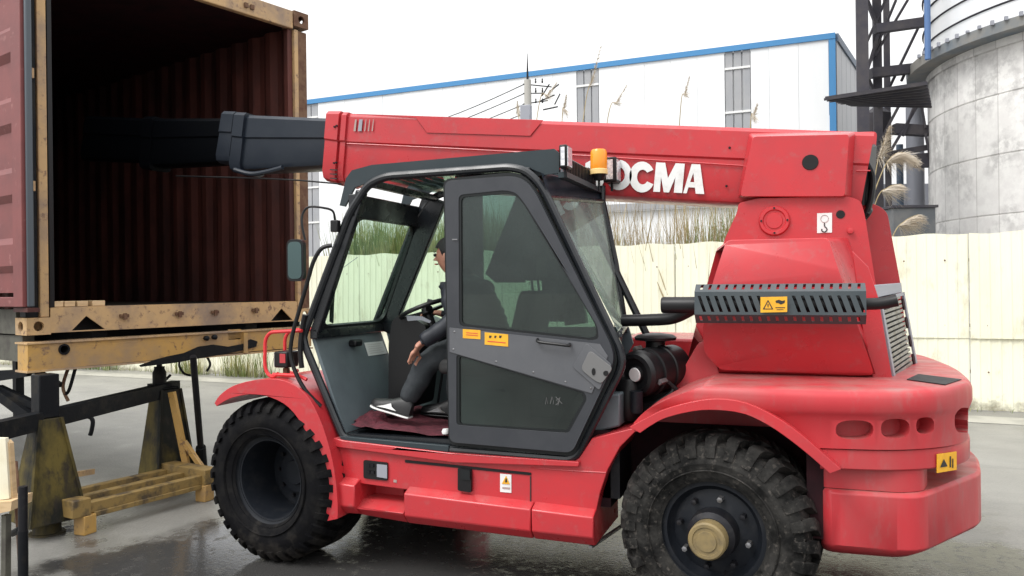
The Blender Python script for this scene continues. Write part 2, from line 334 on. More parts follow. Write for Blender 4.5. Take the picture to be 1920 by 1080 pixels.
# ---- silo concrete with board marks (cylindrical)
def silomat(cx, cy):
    m = mat('silo concrete', (.64,.625,.61), .8, c2=(.47,.46,.45), scale=.8, lo=.45, hi=.60, c3=(.70,.69,.67), scale3=2.6, lo3=.44, hi3=.60, bump=.3, bscale=3)
    n = m.node_tree.nodes; L = m.node_tree.links; b = n['Principled BSDF']
    g = n.new('ShaderNodeNewGeometry'); sp = n.new('ShaderNodeSeparateXYZ'); L.new(g.outputs['Position'], sp.inputs[0])
    def mth(op, a, bb=None):
        x = n.new('ShaderNodeMath'); x.operation = op
        for i, q in enumerate((a, bb)):
            if q is None: continue
            if isinstance(q, (int, float)): x.inputs[i].default_value = q
            else: L.new(q, x.inputs[i])
        return x.outputs[0]
    ang = mth('ARCTAN2', mth('SUBTRACT', sp.outputs[1], cy), mth('SUBTRACT', sp.outputs[0], cx))
    u = mth('MULTIPLY', ang, 48/(2*math.pi)); fr = mth('FRACT', mth('ADD', u, 50.0)); v = mth('LESS_THAN', fr, .035)
    fl = mth('FLOOR', mth('ADD', u, 50.0)); fz = mth('FLOOR', mth('MULTIPLY', sp.outputs[2], 1/1.9))
    wn = n.new('ShaderNodeTexWhiteNoise'); wn.noise_dimensions = '2D'; cb = n.new('ShaderNodeCombineXYZ'); L.new(fl, cb.inputs[0]); L.new(fz, cb.inputs[1]); L.new(cb.outputs[0], wn.inputs['Vector'])
    src = b.inputs['Base Color'].links[0].from_socket
    h = n.new('ShaderNodeHueSaturation'); L.new(src, h.inputs['Color'])
    L.new(mth('ADD', .88, mth('MULTIPLY', wn.outputs['Value'], .22)), h.inputs['Value'])
    x = n.new('ShaderNodeMixRGB'); L.new(mth('MULTIPLY', v, .45), x.inputs[0]); L.new(h.outputs[0], x.inputs[1]); x.inputs[2].default_value = (.24,.22,.21,1)
    L.new(x.outputs[0], b.inputs['Base Color']); return m

# ---- ground: worn concrete yard with wet patches
def groundmat():
    m = bpy.data.materials.new('wet concrete yard'); m.use_nodes = True; n = m.node_tree.nodes; L = m.node_tree.links; b = n['Principled BSDF']
    g = n.new('ShaderNodeNewGeometry')
    def noise(sc, det=6, st=(1,1,1), off=(0,0,0)):
        mp = n.new('ShaderNodeMapping'); mp.inputs['Scale'].default_value = st; mp.inputs['Location'].default_value = off; L.new(g.outputs['Position'], mp.inputs[0])
        t = n.new('ShaderNodeTexNoise'); t.inputs['Scale'].default_value = sc; t.inputs['Detail'].default_value = det; t.inputs['Roughness'].default_value = .6; L.new(mp.outputs[0], t.inputs[0]); return t.outputs['Fac']
    def rng(s, a, c, lo=0, hi=1):
        r = n.new('ShaderNodeMapRange'); r.inputs['From Min'].default_value = a; r.inputs['From Max'].default_value = c; r.inputs['To Min'].default_value = lo; r.inputs['To Max'].default_value = hi; L.new(s, r.inputs['Value']); return r.outputs[0]
    def mixc(f, a, c):
        x = n.new('ShaderNodeMixRGB')
        for i, q in enumerate((f, a, c)):
            if hasattr(q, 'links'): L.new(q, x.inputs[i])
            elif isinstance(q, tuple): x.inputs[i].default_value = (*q, 1)
            else: x.inputs[i].default_value = q
        return x.outputs[0]
    def mul(a, c, op='MULTIPLY'):
        x = n.new('ShaderNodeMath'); x.operation = op
        for i, q in enumerate((a, c)):
            if isinstance(q, (int, float)): x.inputs[i].default_value = q
            else: L.new(q, x.inputs[i])
        return x.outputs[0]
    dry = mixc(rng(noise(2.2), .35, .7), (.155,.152,.142), (.225,.218,.20))
    dry = mixc(rng(noise(60, 3), .45, .75, 0, .45), dry, (.09,.09,.085))
    dry = mixc(rng(noise(160, 2), .62, .70, 0, .5), dry, (.40,.39,.36))
    dry = mixc(rng(noise(.35, 5, (1,2,1)), .40, .65, 0, .6), dry, (.26,.255,.235))
    dry = mixc(rng(noise(1.3, 6, (.6,2.6,1), (9,1,0)), .56, .72, 0, .5), dry, (.13,.13,.125))
    # water stands under and around the machine (broad blob) plus scattered patches
    sp = n.new('ShaderNodeSeparateXYZ'); L.new(g.outputs['Position'], sp.inputs[0])
    dx = mul(mul(sp.outputs[0], -1.6, 'ADD'), .36); dy = mul(mul(sp.outputs[1], -.35, 'ADD'), .62)
    rad = mul(mul(mul(dx, dx), mul(dy, dy), 'ADD'), .5, 'POWER')
    near = rng(rad, 1.5, .45, 0, .26)
    base = mul(mul(noise(.9, 7, (1,1,1), (3.1,7.7,0)), near, 'ADD'), rng(rad, 2.2, 1.3, -.12, 0), 'ADD')
    wet = rng(base, .565, .61)
    col = mixc(wet, dry, (.016,.016,.017))
    damp = rng(base, .50, .57)
    col2 = mixc(mul(damp, .55), col, (.075,.073,.07)); L.new(col2, b.inputs['Base Color'])
    rgh = mixc(wet, mixc(damp, (.46,.46,.46), (.27,.27,.27)), (.07,.07,.07))
    rgh2 = mixc(mul(rng(noise(14, 5), .5, .62), wet), rgh, (.28,.28,.28)); L.new(rgh2, b.inputs['Roughness'])
    bp = n.new('ShaderNodeBump'); bp.inputs['Distance'].default_value = .012
    L.new(noise(45, 6), bp.inputs['Height']); L.new(rng(wet, 0, 1, .5, .07), bp.inputs['Strength']); L.new(bp.outputs[0], b.inputs['Normal'])
    return m
M['ground'] = groundmat()
M['strip'] = mat('pale concrete apron', (.36,.35,.31), .5, c2=(.24,.235,.21), scale=2, lo=.4, hi=.65)

# ================================================================== SETTING
mb = MB(); nx = 24
mb.add([(-400,-200,0),(400,-200,0),(400,500,0),(-400,500,0)], [(0,1,2,3)])
tag(mb.build('ground', M['ground'], smooth=0), 'grey concrete yard with dark wet patches', kind='structure')

# fence line from two ground points
A = G(300, 697); B = G(1880, 772)
fd = (B-A).normalized(); fn = Vector((fd.y, -fd.x, 0))      # fn faces the camera
if fn.dot(CAM-A) < 0: fn = -fn
F0 = A - fd*16; FL = (B-A).length + 16 + 12
MF = Matrix(((fd.x, -fn.x, 0, F0.x), (fd.y, -fn.y, 0, F0.y), (0, 0, 1, 0), (0, 0, 0, 1)))
# pale strip along the fence foot
mb = MB(); q = [F0+fn*.5, F0+fd*FL+fn*.5, F0+fd*FL+fn*1.05, F0+fn*1.05]
mb.add([(p.x, p.y, .004) for p in q], [(0,1,2,3)]); tag(mb.build('path', M['strip'], smooth=0), kind='structure')
def sheet(w, h, seed):
    rnd = random.Random(seed); mb = MB(); n = 8; pts = []
    for i in range(n):
        x = w*i/n; a = w/n
        pts += [(x, 0), (x+a*.55, 0), (x+a*.68, -.011), (x+a*.87, -.011)]
    pts.append((w, 0))
    hs_ = [0, h*.33, h*.66, h]; vs = []; fs = []; m_ = len(pts)
    ph = rnd.random()*6
    for k, z in enumerate(hs_):
        for x, y in pts: vs.append((x+.003, y+.012*math.sin(z*2.1+x*3+ph), z + (.012*math.sin(x*9+ph)*(k == 3))))
    for k in range(3):
        for i in range(m_-1): fs.append((k*m_+i, k*m_+i+1, (k+1)*m_+i+1, (k+1)*m_+i))
    N = len(vs); vs2 = [(x, y+.004, z) for x, y, z in vs]
    fs2 = [tuple(i+N for i in reversed(f)) for f in fs]
    for i in range(m_-1):
        fs2.append((3*m_+i, 3*m_+i+1, 3*m_+i+1+N, 3*m_+i+N)); fs2.append((i+1, i, i+N, i+1+N))
    mb.add(vs+vs2, fs+fs2); return mb.mesh('metal_sheet', M['fence'], 30)
fence = thing('metal_fence', F0+fd*FL*.5, 'long cream corrugated metal sheet fence behind the red machine', 'fence')
lows = [sheet(.95, .98, i) for i in range(3)]; highs = [sheet(.95, 1.36, i+9) for i in range(3)]
npan = int(FL/.96)
for i in range(npan):
    rnd = random.Random(i*3+1)
    for hi_, lst in ((0, lows), (1, highs)):
        mt = MF @ Matrix.Translation((i*.96, -.02*hi_+rnd.uniform(-.004,.004), (.93 if hi_ else .0)+rnd.uniform(-.012,.012))) @ Matrix.Rotation(R_(rnd.uniform(-.25,.25)), 4, 'Y')
        inst('metal_sheet', rnd.choice(lst), mt, fence)
    if i % 3 == 0:
        if i == 0: pm = MB().box(-.03,.03,.03,.09,0,2.2).mesh('post', M['rust'])
        inst('post', pm, MF @ Matrix.Translation((i*.96, 0, 0)), fence)
mb = MB()
for i in range(npan):
    for z in (1.1, 1.95, .5):
        for dx in (.2, .68):
            c = MF @ Vector((i*.96+dx, -.026, z)); mb.lathe([(.012,0),(.010,-.006)], c, -fn, 6)
mb.build('bolt_heads', M['rust'], fence)['kind'] = 'stuff'
rail = MB()
for z in (.5, 1.1, 1.95): rail.bar(MF @ Vector((0,.05,z)), MF @ Vector((npan*.96,.05,z)), .04)
rail.build('rail', M['rust'], fence)

# ---- factory building
bC = D(1572, 532, 33.0); bC.z = 0; bLft = D(583, 544, 43.5); bLft.z = 0
bd = (bLft-bC).normalized(); BL = (bLft-bC).length*1.55; bn = Vector((bd.y, -bd.x, 0))
if bn.dot(CAM-bC) < 0: bn = -bn
HB = 12.0
bld = thing('factory_building', bC, 'white clad factory hall with blue roof trim and grey translucent strips', 'building')
def bw(px):   # distance along wall for a pixel column
    d = ray(px, 500); a = d.x*bd.y - d.y*bd.x
    t = ((bC.x-CAM.x)*bd.y-(bC.y-CAM.y)*bd.x)/a; return (CAM + d*t - bC).dot(bd)
strips = [(bw(1412), bw(1363)), (bw(1127), bw(1085)), (bw(600), bw(560))]
strips = [(min(a), max(a)) for a in strips]
def wallpiece(name, s0, s1, z0, z1, proud, m, th=.08, bevel=0):
    mb = MB(); c = bC+bd*(s0+s1)/2+bn*(proud-th/2); c.z = (z0+z1)/2
    mb.obox(c, bd*(s1-s0)/2, bn*th/2, Vector((0,0,1))*(z1-z0)/2); return mb.build(name, m, bld)
cuts = []; s = .27; edges = sorted(strips)
while s < BL:
    e = s+1.18; hit = None
    for a, b_ in edges:
        if s < a < e: e = a
        if a-.01 <= s < b_-.01: hit = (a, b_)
    if hit:
        a, b_ = hit; w3 = (b_-a)/3
        for k in range(3): wallpiece('translucent_sheet', a+k*w3+.03, a+(k+1)*w3-.03, .0, HB-.22, -.02, M['translucent'])
        for z in (3.4, 5.3, 7.2, 9.1, 11.0): wallpiece('strip_rail', a+.01, b_-.01, z, z+.09, .03, M['white'], .05)
        s = b_
    else:
        wallpiece('wall_panel', s+.004, e-.004, 0, HB-.22, random.Random(int(s*99)).uniform(-.004,.008), M['wallwhite']); s = e
wallpiece('wall', .35, BL, 0, HB-.35, -.14, M['wallwhite'], .1)
wallpiece('roof_trim', 0, BL, HB-.22, HB+.02, .08, M['blue'], .16)
wallpiece('corner_trim', 0, .26, 0, HB-.223, .06, M['blue'], .14)
# gable side going back
sdv = -bn; p2 = D(1612, 531.8, 38); p2.z = 0; sd2 = (p2-bC).normalized()
mb = MB(); Ls = 16
for k in range(13):
    a = bC+sd2*(k*1.2+.02)-bn*.05; b2 = bC+sd2*((k+1)*1.2-.02)-bn*.05
    n2 = Vector((sd2.y, -sd2.x, 0)); mbp = MB(); c = (a+b2)/2; c.z = (HB-.3)/2; mbp.obox(c, (b2-a)/2, n2*.04, Vector((0,0,(HB-.3)/2))); mbp.build('side_panel', M['translucent'], bld)
mb = MB(); c = bC+sd2*8; c.z = HB-.14; mb.obox(c, sd2*7.9, n2*.1, Vector((0,0,.16))); mb.build('side_roof_trim', M['bluegrey'], bld)
mb = MB(); cs = [bC, bC+bd*BL, bC+bd*BL+sd2*16, bC+sd2*16]
mb.add([(p.x-bn.x*.2, p.y-bn.y*.2, HB-.2) for p in cs], [(0,1,2,3)]); mb.build('roof', M['bluegrey'], bld, smooth=0)
# low lean-to roof in front of the hall
s0, s1 = bw(1500), bw(1100)
lt = thing('lean_to_shed', bC+bd*s0+bn*3, 'low grey roofed shed seen between the boom and the fence', 'shed')
mb = MB(); a = bC+bd*min(s0,s1)+bn*3.2; b2 = bC+bd*max(s0,s1)+bn*3.2
for q_ in (a, b2): q_.z = 4.95
mb.bar(a, b2, .25, .28); mb.build('roof_edge', M['translucent'], lt)
mb = MB(); a = a-bn*.2; b2 = b2-bn*.2; c = (a+b2)/2; c.z = 2.4; mb.obox(c, (b2-a)/2, bn*.08, Vector((0,0,2.4))); mb.build('wall', M['wallwhite'], lt)

# ---- silo
ang = math.radians(38.6); sc_ = CAM + (Fw*math.cos(ang)+Rt*math.sin(ang))*35; sc_.z = 0; RS = 6.7
silo = thing('silo', sc_, 'round concrete silo with white hooped steel tank on top', 'silo')
prof = []; z = 0
while z < 8.9:
    prof += [(RS, z+.03), (RS, z+1.86), (RS-.03, z+1.87), (RS-.03, z+1.89)]; z += 1.9
prof += [(RS+.06, 9.05), (RS+.06, 9.6)]
MB().lathe(prof, sc_, Zz, 96).build('concrete_shell', silomat(sc_.x, sc_.y), silo)
MB().lathe([(RS,9.30),(RS+.70,9.30),(RS+.72,9.62),(RS+.68,9.62),(RS+.66,9.55),(RS,9.55)], sc_, Zz, 96, False).build('walkway_ring', M['ring'], silo)
MB().lathe([(RS+.1,9.56),(RS+.1,19),(RS*.3,22.5),(.1,23)], sc_, Zz, 96).build('steel_tank', M['wallwhite'], silo)
hoop = MB().lathe([(RS+.10,-.035),(RS+.16,0),(RS+.10,.035)], (0,0,0), Zz, 96, False).mesh('hoop', M['towersteel'])
for k in range(14): inst('hoop', hoop, Matrix.Translation((sc_.x, sc_.y, 9.75+k*.62)), silo)
mb = MB(); rn = random.Random(5)
for k in range(40):
    a = -2.9+k*.06; c = sc_+Vector((math.cos(a), math.sin(a), 0))*(RS+.76); mb.obox(c+Vector((0,0,9.64)), Vector((0,.05,0)), Vector((.05,0,0)), Vector((0,0,.03+rn.random()*.04)))
mb.build('rim_bolts', M['pipe'], silo)['kind'] = 'stuff'

# ---- steel tower between hall and silo
tw = thing('steel_tower', G(1640, 560).lerp(D(1640,532,30), 1)*1.0, 'dark steel frame tower with diagonal braces beside the silo', 'tower')
def tb(name, p0, p1, dep, w, m=M['towersteel'], dep1=None, h=None, parent=None):
    return MB().bar(D(p0[0], p0[1], dep), D(p1[0], p1[1], dep1 or dep), w, h).build(name, m, parent or tw)
for px, dep, w in ((1622, 29, .40), (1650, 30, .30), (1668, 31.5, .22)):
    a = D(px, 532, dep); MB().bar((a.x, a.y, 0), (a.x, a.y, 17), w).build('column', M['towersteel'], tw)
a = D(1745, 531, 27); MB().tube([(a.x, a.y, 9.2), (a.x, a.y, 17)], .10, 10).build('column', M['bluepipe'], tw, label='blue vertical pipe column beside the tank')
tb('beam', (1640,55), (1745,40), 29, .32); tb('beam', (1632,138), (1718,128), 29.5, .34)
tb('beam', (1625,-30), (1745,-50), 29, .3)
tb('beam', (1676,242), (1742,246), 30, .38); tb('beam', (1660,290), (1742,276), 30, .20); tb('beam', (1660,302), (1742,292), 30, .22); tb('beam', (1716,305), (1744,305), 30, .34)
for a, b_ in (((1680,0),(1622,140)), ((1702,0),(1640,105)), ((1725,45),(1660,180)), ((1700,130),(1690,152)),((1678,-40),(1625,80)),
              ((1722,195),(1660,300)), ((1690,190),(1650,265)), ((1716,195),(1693,255)), ((1727,192),(1735,240)),
              ((1622,-10),(1648,60)), ((1648,60),(1624,140)), ((1624,140),(1650,200)), ((1733,0),(1745,22)), ((1735,250),(1745,300))):
    tb('brace', a, b_, 29.8, .085 if a[0] > 1650 else .12)
# canopy deck
cn = thing('canopy', D(1660, 180, 27), 'dark corrugated canopy sheet jutting from the steel tower', 'canopy')
pts = [D(1545,181,26), D(1740,150,26.5), D(1742,166,30), D(1600,200,29)]
pts = [D(1547,181,23.5), D(1738,152,24.0), D(1746,196,27.5), D(1600,193,27.0)]
mb = MB(); mb.loft([[p for p in pts], [p+Vector((0,0,-.04)) for p in pts]]); mb.build('canopy_deck', M['towersteel'], cn)
for k in range(9):
    t = k/8; a = pts[0].lerp(pts[3], t)+Vector((0,0,-.08)); b2 = pts[1].lerp(pts[2], t)+Vector((0,0,-.08)); MB().bar(a-(b2-a)*(.005+.012*(k%3)), b2, .07, .07).build('purlin', M['towersteel'], cn)
# pipes and low tank below
def vert(name, px, dep, r, z0, z1, m, label, cat):
    a = D(px, 532, dep); tag(MB().tube([(a.x,a.y,z0),(a.x,a.y,z0+(z1-z0)*.6),(a.x,a.y,z1)], r, 16).build(name, m), label, cat)
vert('duct_pipe', 1719, 33, .34, 0, 8.9, M['pipe'], 'thick grey vertical pipe between tower and silo', 'pipe')
vert('narrow_pipe', 1690, 32, .13, 0, 7.2, M['bluegrey'], 'thin dark green vertical pipe left of thick grey pipe', 'pipe')
a = D(1697, 420, 26); MB()
tk = thing('steel_bin', (a.x, a.y, 0), 'dark grey steel bin behind the fence under the tower', 'bin')
MB().obox((a.x,a.y,2.0), Rt*.68, Fw*.6, Vector((0,0,2.05))).build('bin_body', M['binsteel'], tk, .02)
MB().obox((a.x,a.y,4.09), Rt*.74, Fw*.66, Vector((0,0,.04))).build('bin_rim', M['towersteel'], tk)
a = D(1690, 350, 40)
ws = thing('back_shed', (a.x, a.y, 0), 'pale grey clad shed glimpsed between tower and silo', 'shed')
MB().obox((a.x,a.y,2.6), Rt*2.0, Fw*1, Vector((0,0,3.9))).build('wall', M['pipe'], ws)
for k in range(4):
    p = a+Rt*(-1.6+k*1.05)-Fw*1.02; MB().obox((p.x,p.y,3.3), Rt*.36, Fw*.03, Vector((0,0,1.6))).build('window', M['lampglass'], ws)
hp = thing('hopper', D(1660,270,31), 'small dark hopper hanging in the steel tower', 'hopper')
hc = D(1645, 250, 31); MB().lathe([(.05,-1.0),(.5,.1),(.5,.75),(.12,1.05)], hc, Zz, 6).build('hopper_shell', M['towersteel'], hp)

# ---- utility pole with wires (far)
pc = D(994, 540, 30); up = thing('utility_pole', (pc.x, pc.y, 0), 'concrete utility pole with insulators rising behind the red boom', 'pole')
def zat(px, py, dep): return D(px, py, dep).z
zt = zat(994,150,30)
MB().tube([(pc.x,pc.y,0),(pc.x,pc.y,zt)], [.2,.13], 12).build('pole_shaft', M['poleconc'], up)
MB().tube([(pc.x,pc.y,zt),(pc.x,pc.y,zt+1.0)], [.05,.01], 6).build('spike', M['blackmetal'], up)
for k, z in enumerate((zt-.15, zt-.5, zt-.9)):
    c = Vector((pc.x,pc.y,z)); MB().bar(c-Rt*.18, c+Rt*(.9,.6,.75)[k]+Zz*.12*(k-1), .035).build('cross_arm', M['blackmetal'], up)
    for q_ in (.3,.55):
        MB().lathe([(.025,0),(.04,.05),(.02,.1),(.03,.14),(.01,.18)], c+Rt*q_+Zz*.03, Zz, 8).build('insulator', M['black'], up)
MB().box(pc.x-.2,pc.x+.2,pc.y-.35,pc.y-.1,zt-1.7,zt-1.0).build('transformer', M['pipe'], up, .03)
for k, (x0,y0,x1,y1) in enumerate(((1016,180,1030,158),(1030,172,1048,158),(1012,190,1040,178),(1040,196,1050,176),(1018,206,1046,200))):
    MB().bar(D(x0,y0,29.8), D(x1,y1,29.8), .045).build('bracket_arm', M['blackmetal'], up)
wr = MB()
for k, z in enumerate((zt-.1, zt-.45, zt-.85, zt-1.2)):
    a = Vector((pc.x,pc.y,z)); b2 = D(700-k*10, 258+k*16, 36); wr.tube([a.lerp(b2, t/10)-Vector((0,0,math.sin(math.pi*t/10)*.25)) for t in range(11)], .018, 4)
wr.build('wires', M['blackmetal'], up)['kind'] = 'stuff'

# ---- vegetation behind / in front of fence
def blade(mb, base, h, lean, w, seg=4, az=None, droop=.3):
    az = random.uniform(0, 6.28) if az is None else az
    dv = Vector((math.cos(az), math.sin(az), 0)); sv = Vector((-dv.y, dv.x, 0)); L = []; R2 = []
    # keep blade broad side towards random direction
    for i in range(seg+1):
        t = i/seg; p = base + Zz*h*(t-droop*.35*t**3) + dv*lean*(t**1.8); ww = w*(1-t)**.7*(.5+.5*min(1, t*4+.4)); L.append(p-sv*ww); R2.append(p+sv*ww)
    vs = L+R2; n_ = seg+1; mb.add(vs, [(i, i+1, n_+i+1, n_+i) for i in range(seg)])
def onf(s_, d_): return F0+fd*s_-fn*d_       # point s_ along fence, d_ behind it
def fs_(px):  # pixel column -> distance along fence
    d = ray(px, 520); a = d.x*fd.y-d.y*fd.x; t = ((F0.x-CAM.x)*fd.y-(F0.y-CAM.y)*fd.x)/a; return (CAM+d*t-F0).dot(fd)
g1 = MB(); random.seed(3)
for i in range(4200):
    s_ = random.uniform(fs_(600), fs_(900)); clump = .75+.25*math.sin(s_*3.1)+.12*math.sin(s_*9)
    blade(g1, onf(s_, random.uniform(.3,2.2)), random.uniform(2.7,3.75)*(.86+.14*clump), random.uniform(.05,.6), random.uniform(.010,.026))
for i in range(2000):
    s_ = random.uniform(fs_(900), fs_(1410)); clump = .5+.5*math.sin(s_*2.3+1)
    blade(g1, onf(s_, random.uniform(.3,1.6)), random.uniform(2.3,2.75)+1.1*clump*random.random(), random.uniform(.05,.6), random.uniform(.006,.018))
tag(g1.build('reed_leaves', M['leaf'], smooth=0), 'mass of green reed leaves showing above the cream fence', kind='stuff')
g2 = MB()
for i in range(1300):
    s_ = random.uniform(fs_(880), fs_(1420)); blade(g2, onf(s_, random.uniform(.3,1.4)), random.uniform(2.5,4.0), random.uniform(.1,1.1), random.uniform(.006,.014))
for i in range(120):
    s_ = random.uniform(fs_(560), fs_(900)); blade(g2, onf(s_, random.uniform(.3,1.6)), random.uniform(2.4,3.5), random.uniform(.1,.9), .006)
for i in range(60):
    s_ = random.uniform(fs_(1660), fs_(1760)); blade(g2, onf(s_, random.uniform(.2,.8)), random.uniform(2.2,2.75), random.uniform(.05,.3), .006)
tag(g2.build('dry_grass', M['dry'], smooth=0), 'dry straw coloured grass stems behind the fence', kind='stuff')
def plume(tip, low, dep, label, r=.06, group=None, curve=0, n=260):
    t0 = D(tip[0], tip[1], dep); l0 = D(low[0], low[1], dep); dr = (l0-t0); kk = min(l0.z/max(-dr.z,.2), 3.0); base = l0+dr*kk*.6; base.z = 0
    rt = thing('reed_plume', base, label, 'reed', group)
    path = smooth_path([base, base.lerp(l0,.5)+Zz*(.1), l0, l0.lerp(t0,.5)+Zz*curve, t0], 8)
    MB().tube(path, [.012*(1-.75*i/len(path)) for i in range(len(path))], 5).build('stalk', M['dry'], rt)
    mb = MB(); rr = random.Random(int(tip[0])); up_ = path[20:]
    for k in range(n):
        f = rr.random(); i = min(int(f*(len(up_)-1)), len(up_)-2); p = up_[i]; d = (up_[i+1]-p).normalized()
        o_ = Vector((rr.gauss(0,1), rr.gauss(0,1), rr.gauss(0,1))).normalized(); ln = r*(1.25-f)*1.6*rr.uniform(.5,1.1)
        e = p+(d*.8+o_*.55-Zz*(.25 if r < .1 else .75))*ln*1.6; sv = d.cross(o_).normalized()*.0035
        mb.add([p-sv, p+sv, e+sv*.4, e-sv*.4], [(0,1,2,3)])
    mb.build('plume', M['plume'], rt, smooth=0)['kind'] = 'stuff'
gp = 'reed plumes standing above the fence'
plume((1127,86),(1096,205),13.5,'tallest reed plume crossing the blue roof trim', .055, gp)
plume((1175,160),(1140,220),13.3,'leaning reed plume right of first grey wall strip', .042, gp)
plume((1293,143),(1276,205),13,'slender reed plume between the two grey wall strips', .042, gp)
plume((1062,178),(1054,226),13.6,'short reed plume left of first grey wall strip', .05, gp)
plume((1420,195),(1407,236),13,'faint reed plume at the second grey wall strip', .05, gp)
plume((970,190),(973,222),14,'short reed plume just left of utility pole', .04, gp)
plume((1044,155),(1010,200),14,'bent reed plume just right of utility pole', .05, gp)
plume((1668,236),(1640,335),11.3,'feathery pale plume rising behind the boom pivot', .11, gp, .06, 650)
plume((1712,292),(1645,345),11.2,'feathery plume arching right towards the silo', .13, gp, .22, 800)
plume((1690,345),(1640,385),11.2,'small feathery plume below the arching one', .10, gp, .10, 550)
plume((1722,402),(1672,448),11.2,'feathery plume bending right just above the fence', .12, gp, .08, 650)
# thin weed in front of fence, right of the cab
wb = G(1290, 742); wb = Vector((wb.x, wb.y, 0))
mb = MB(); rr = random.Random(11)
for tx, ty in ((1235,505),(1240,520),(1236,540),(1232,528),(1278,500),(1320,485),(1335,498),(1345,510),(1258,515),(1300,540),(1245,560)):
    wp = P(1290, 600, 0); dd = (wb-CAM).dot(Fw); t0 = D(tx, ty, dd); m1 = wb.lerp(t0,.5)+Zz*.25
    mb.tube(smooth_path([wb, m1, t0], 6), [.011]*6+[.008]*6+[.004], 4)
tag(mb.build('dry_weed', M['dry']), 'thin dry weed stalks fanning out in front of the fence', 'weed')
# weeds at the fence foot (left)
mb = MB()
for cx in (352, 372, 440, 462, 455, 150, 175, 210, 500, 1500, 1000):
    s_ = fs_(cx)
    for k in range(45): blade(mb, onf(s_+random.gauss(0,.18), -random.uniform(.05,.25)), random.uniform(.2,.75), random.uniform(.05,.3), .008)
for i in range(900):
    s_ = random.uniform(0, FL*.98); blade(mb, onf(s_, -random.uniform(.03,.15)), random.uniform(.03,.14), .05, .006, 2)
tag(mb.build('weeds', M['leaf'], smooth=0), 'low green weeds along the foot of the fence', kind='stuff')

# ================================================================== CONTAINER
O_ = Vector((-2.02, .23, 0)); e1 = Vector((.279, .960, 0)).normalized(); e2 = Vector((-e1.y, e1.x, 0))
def K(a, b, z): return O_+e1*a+e2*b+Vector((0,0,z))
def KP(px, py, b=0.0):
    d = ray(px, py); o_ = O_+e2*b; t = (o_-CAM).dot(e2)/d.dot(e2); p = CAM+d*t; return ((p-O_).dot(e1), p.z)
def kbox(mb, a0, a1, b0, b1, z0, z1):
    return mb.obox(K((a0+a1)/2, (b0+b1)/2, (z0+z1)/2), e1*(a1-a0)/2, e2*(b1-b0)/2, Zz*(z1-z0)/2)
def kplate(mb, pts, b0, th, holes=()):     # (a,z) outline on the door face
    return mb.plate(K(0, b0, 0), e1, Zz, e2, pts, holes, th)
ZF = KP(300, 572)[1]; WI = KP(553, 300)[0]; ZT = KP(480, 32)[1]; CL = 6.0
print('container floor', ZF, 'width', WI, 'top', ZT)
cont = thing('shipping_container', K(WI/2, 0, ZF-.15), 'open maroon shipping container with rusty yellow door frame that the boom reaches into', 'container')
# inner walls (corrugated), floor, roof, back
def corr(aw, sgn, name, m):
    mb = MB(); pts = []; b = .12; p = .275
    while b < CL:
        pts += [(b, 0), (b+.07, 0), (b+.138, .036), (b+.207, .036)]; b += p
    z0, z1 = ZF-.02, ZT+.05; vs = []
    for z in (z0, z1):
        for bb, o in pts: vs.append(K(aw+sgn*o, bb, z))
    for z in (z0, z1):
        for bb, o in pts: vs.append(K(aw+sgn*(o+.004), bb, z))
    n = len(pts); fs = [(i, i+1, n+i+1, n+i) for i in range(n-1)]+[(2*n+i+1, 2*n+i, 3*n+i, 3*n+i+1) for i in range(n-1)]
    mb.add(vs, fs); return mb.build(name, m, cont, smooth=0)
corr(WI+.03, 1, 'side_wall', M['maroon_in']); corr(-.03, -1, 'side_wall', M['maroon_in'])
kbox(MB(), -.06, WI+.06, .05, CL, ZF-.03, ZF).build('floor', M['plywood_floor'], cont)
kbox(MB(), -.12, WI+.12, .05, CL, ZT+.05, ZT+.09).build('roof', M['liner'], cont)  # ceiling coloured darker than the walls for the interior shade
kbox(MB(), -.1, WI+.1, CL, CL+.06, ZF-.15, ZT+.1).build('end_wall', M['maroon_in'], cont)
# sill with lifting pocket notches
sb = KP(166, 622)[1]
def tri(px0, px1, pxm, yb, yt):
    return [KP(px0, yb), KP(px1, yb-2), KP(pxm, yt)]
def tri2(px0, px1, pxm, yt):
    a0 = KP(px0, 600)[0]; a1 = KP(px1, 600)[0]; t_ = KP(pxm, yt); return [(a0, sb+.014), (a1, sb+.014), t_]
n1 = tri2(134, 197, 162, 592); n2 = tri2(508, 549, 528, 578); print('sill', sb, n1, n2)
kplate(MB(), [(-.005, sb+.005), (WI+.005, sb+.005), (WI+.005, ZF), (-.005, ZF)], .0, .012, [n1, n2]).build('door_sill', M['yellow_pale'], cont)
kbox(MB(), 0, WI, .012, .10, ZF-.012, ZF+.004).build('sill_top', M['yellow_pale'], cont)
kbox(MB(), 0, WI, .10, .13, sb, ZF-.03).build('sill_back', M['soot'], cont)
for px, py in ((232,592),(335,588),(402,585),(478,581)):
    a, z = KP(px, py); mb = MB(); kbox(mb, a-.035, a+.035, -.018, .0, z-.012, z+.012); kbox(mb, a-.012, a+.012, -.03, -.016, z-.03, z+.02); mb.build('lock_keeper', M['rust'], cont)
kplate(MB(), [(0, ZT), (WI, ZT), (WI, ZT+.17), (0, ZT+.17)], 0, .06).build('door_header', M['yellow_pale'], cont, .008)
for px, py in ((466,12),):
    a, z = KP(px, py)
    for q_ in (-.032, .032): kbox(MB(), a+q_-.017, a+q_+.017, -.02, 0, z-.02, z+.02).build('lock_keeper', M['rust'], cont)
kbox(MB(), -.075, -.012, 0, .09, sb+.12, ZT+.15).build('corner_post', M['yellow_pale'], cont, .006)
kbox(MB(), -.165, -.08, .012, .11, sb+.12, ZT+.15).build('corner_post', M['soot'], cont, .006)
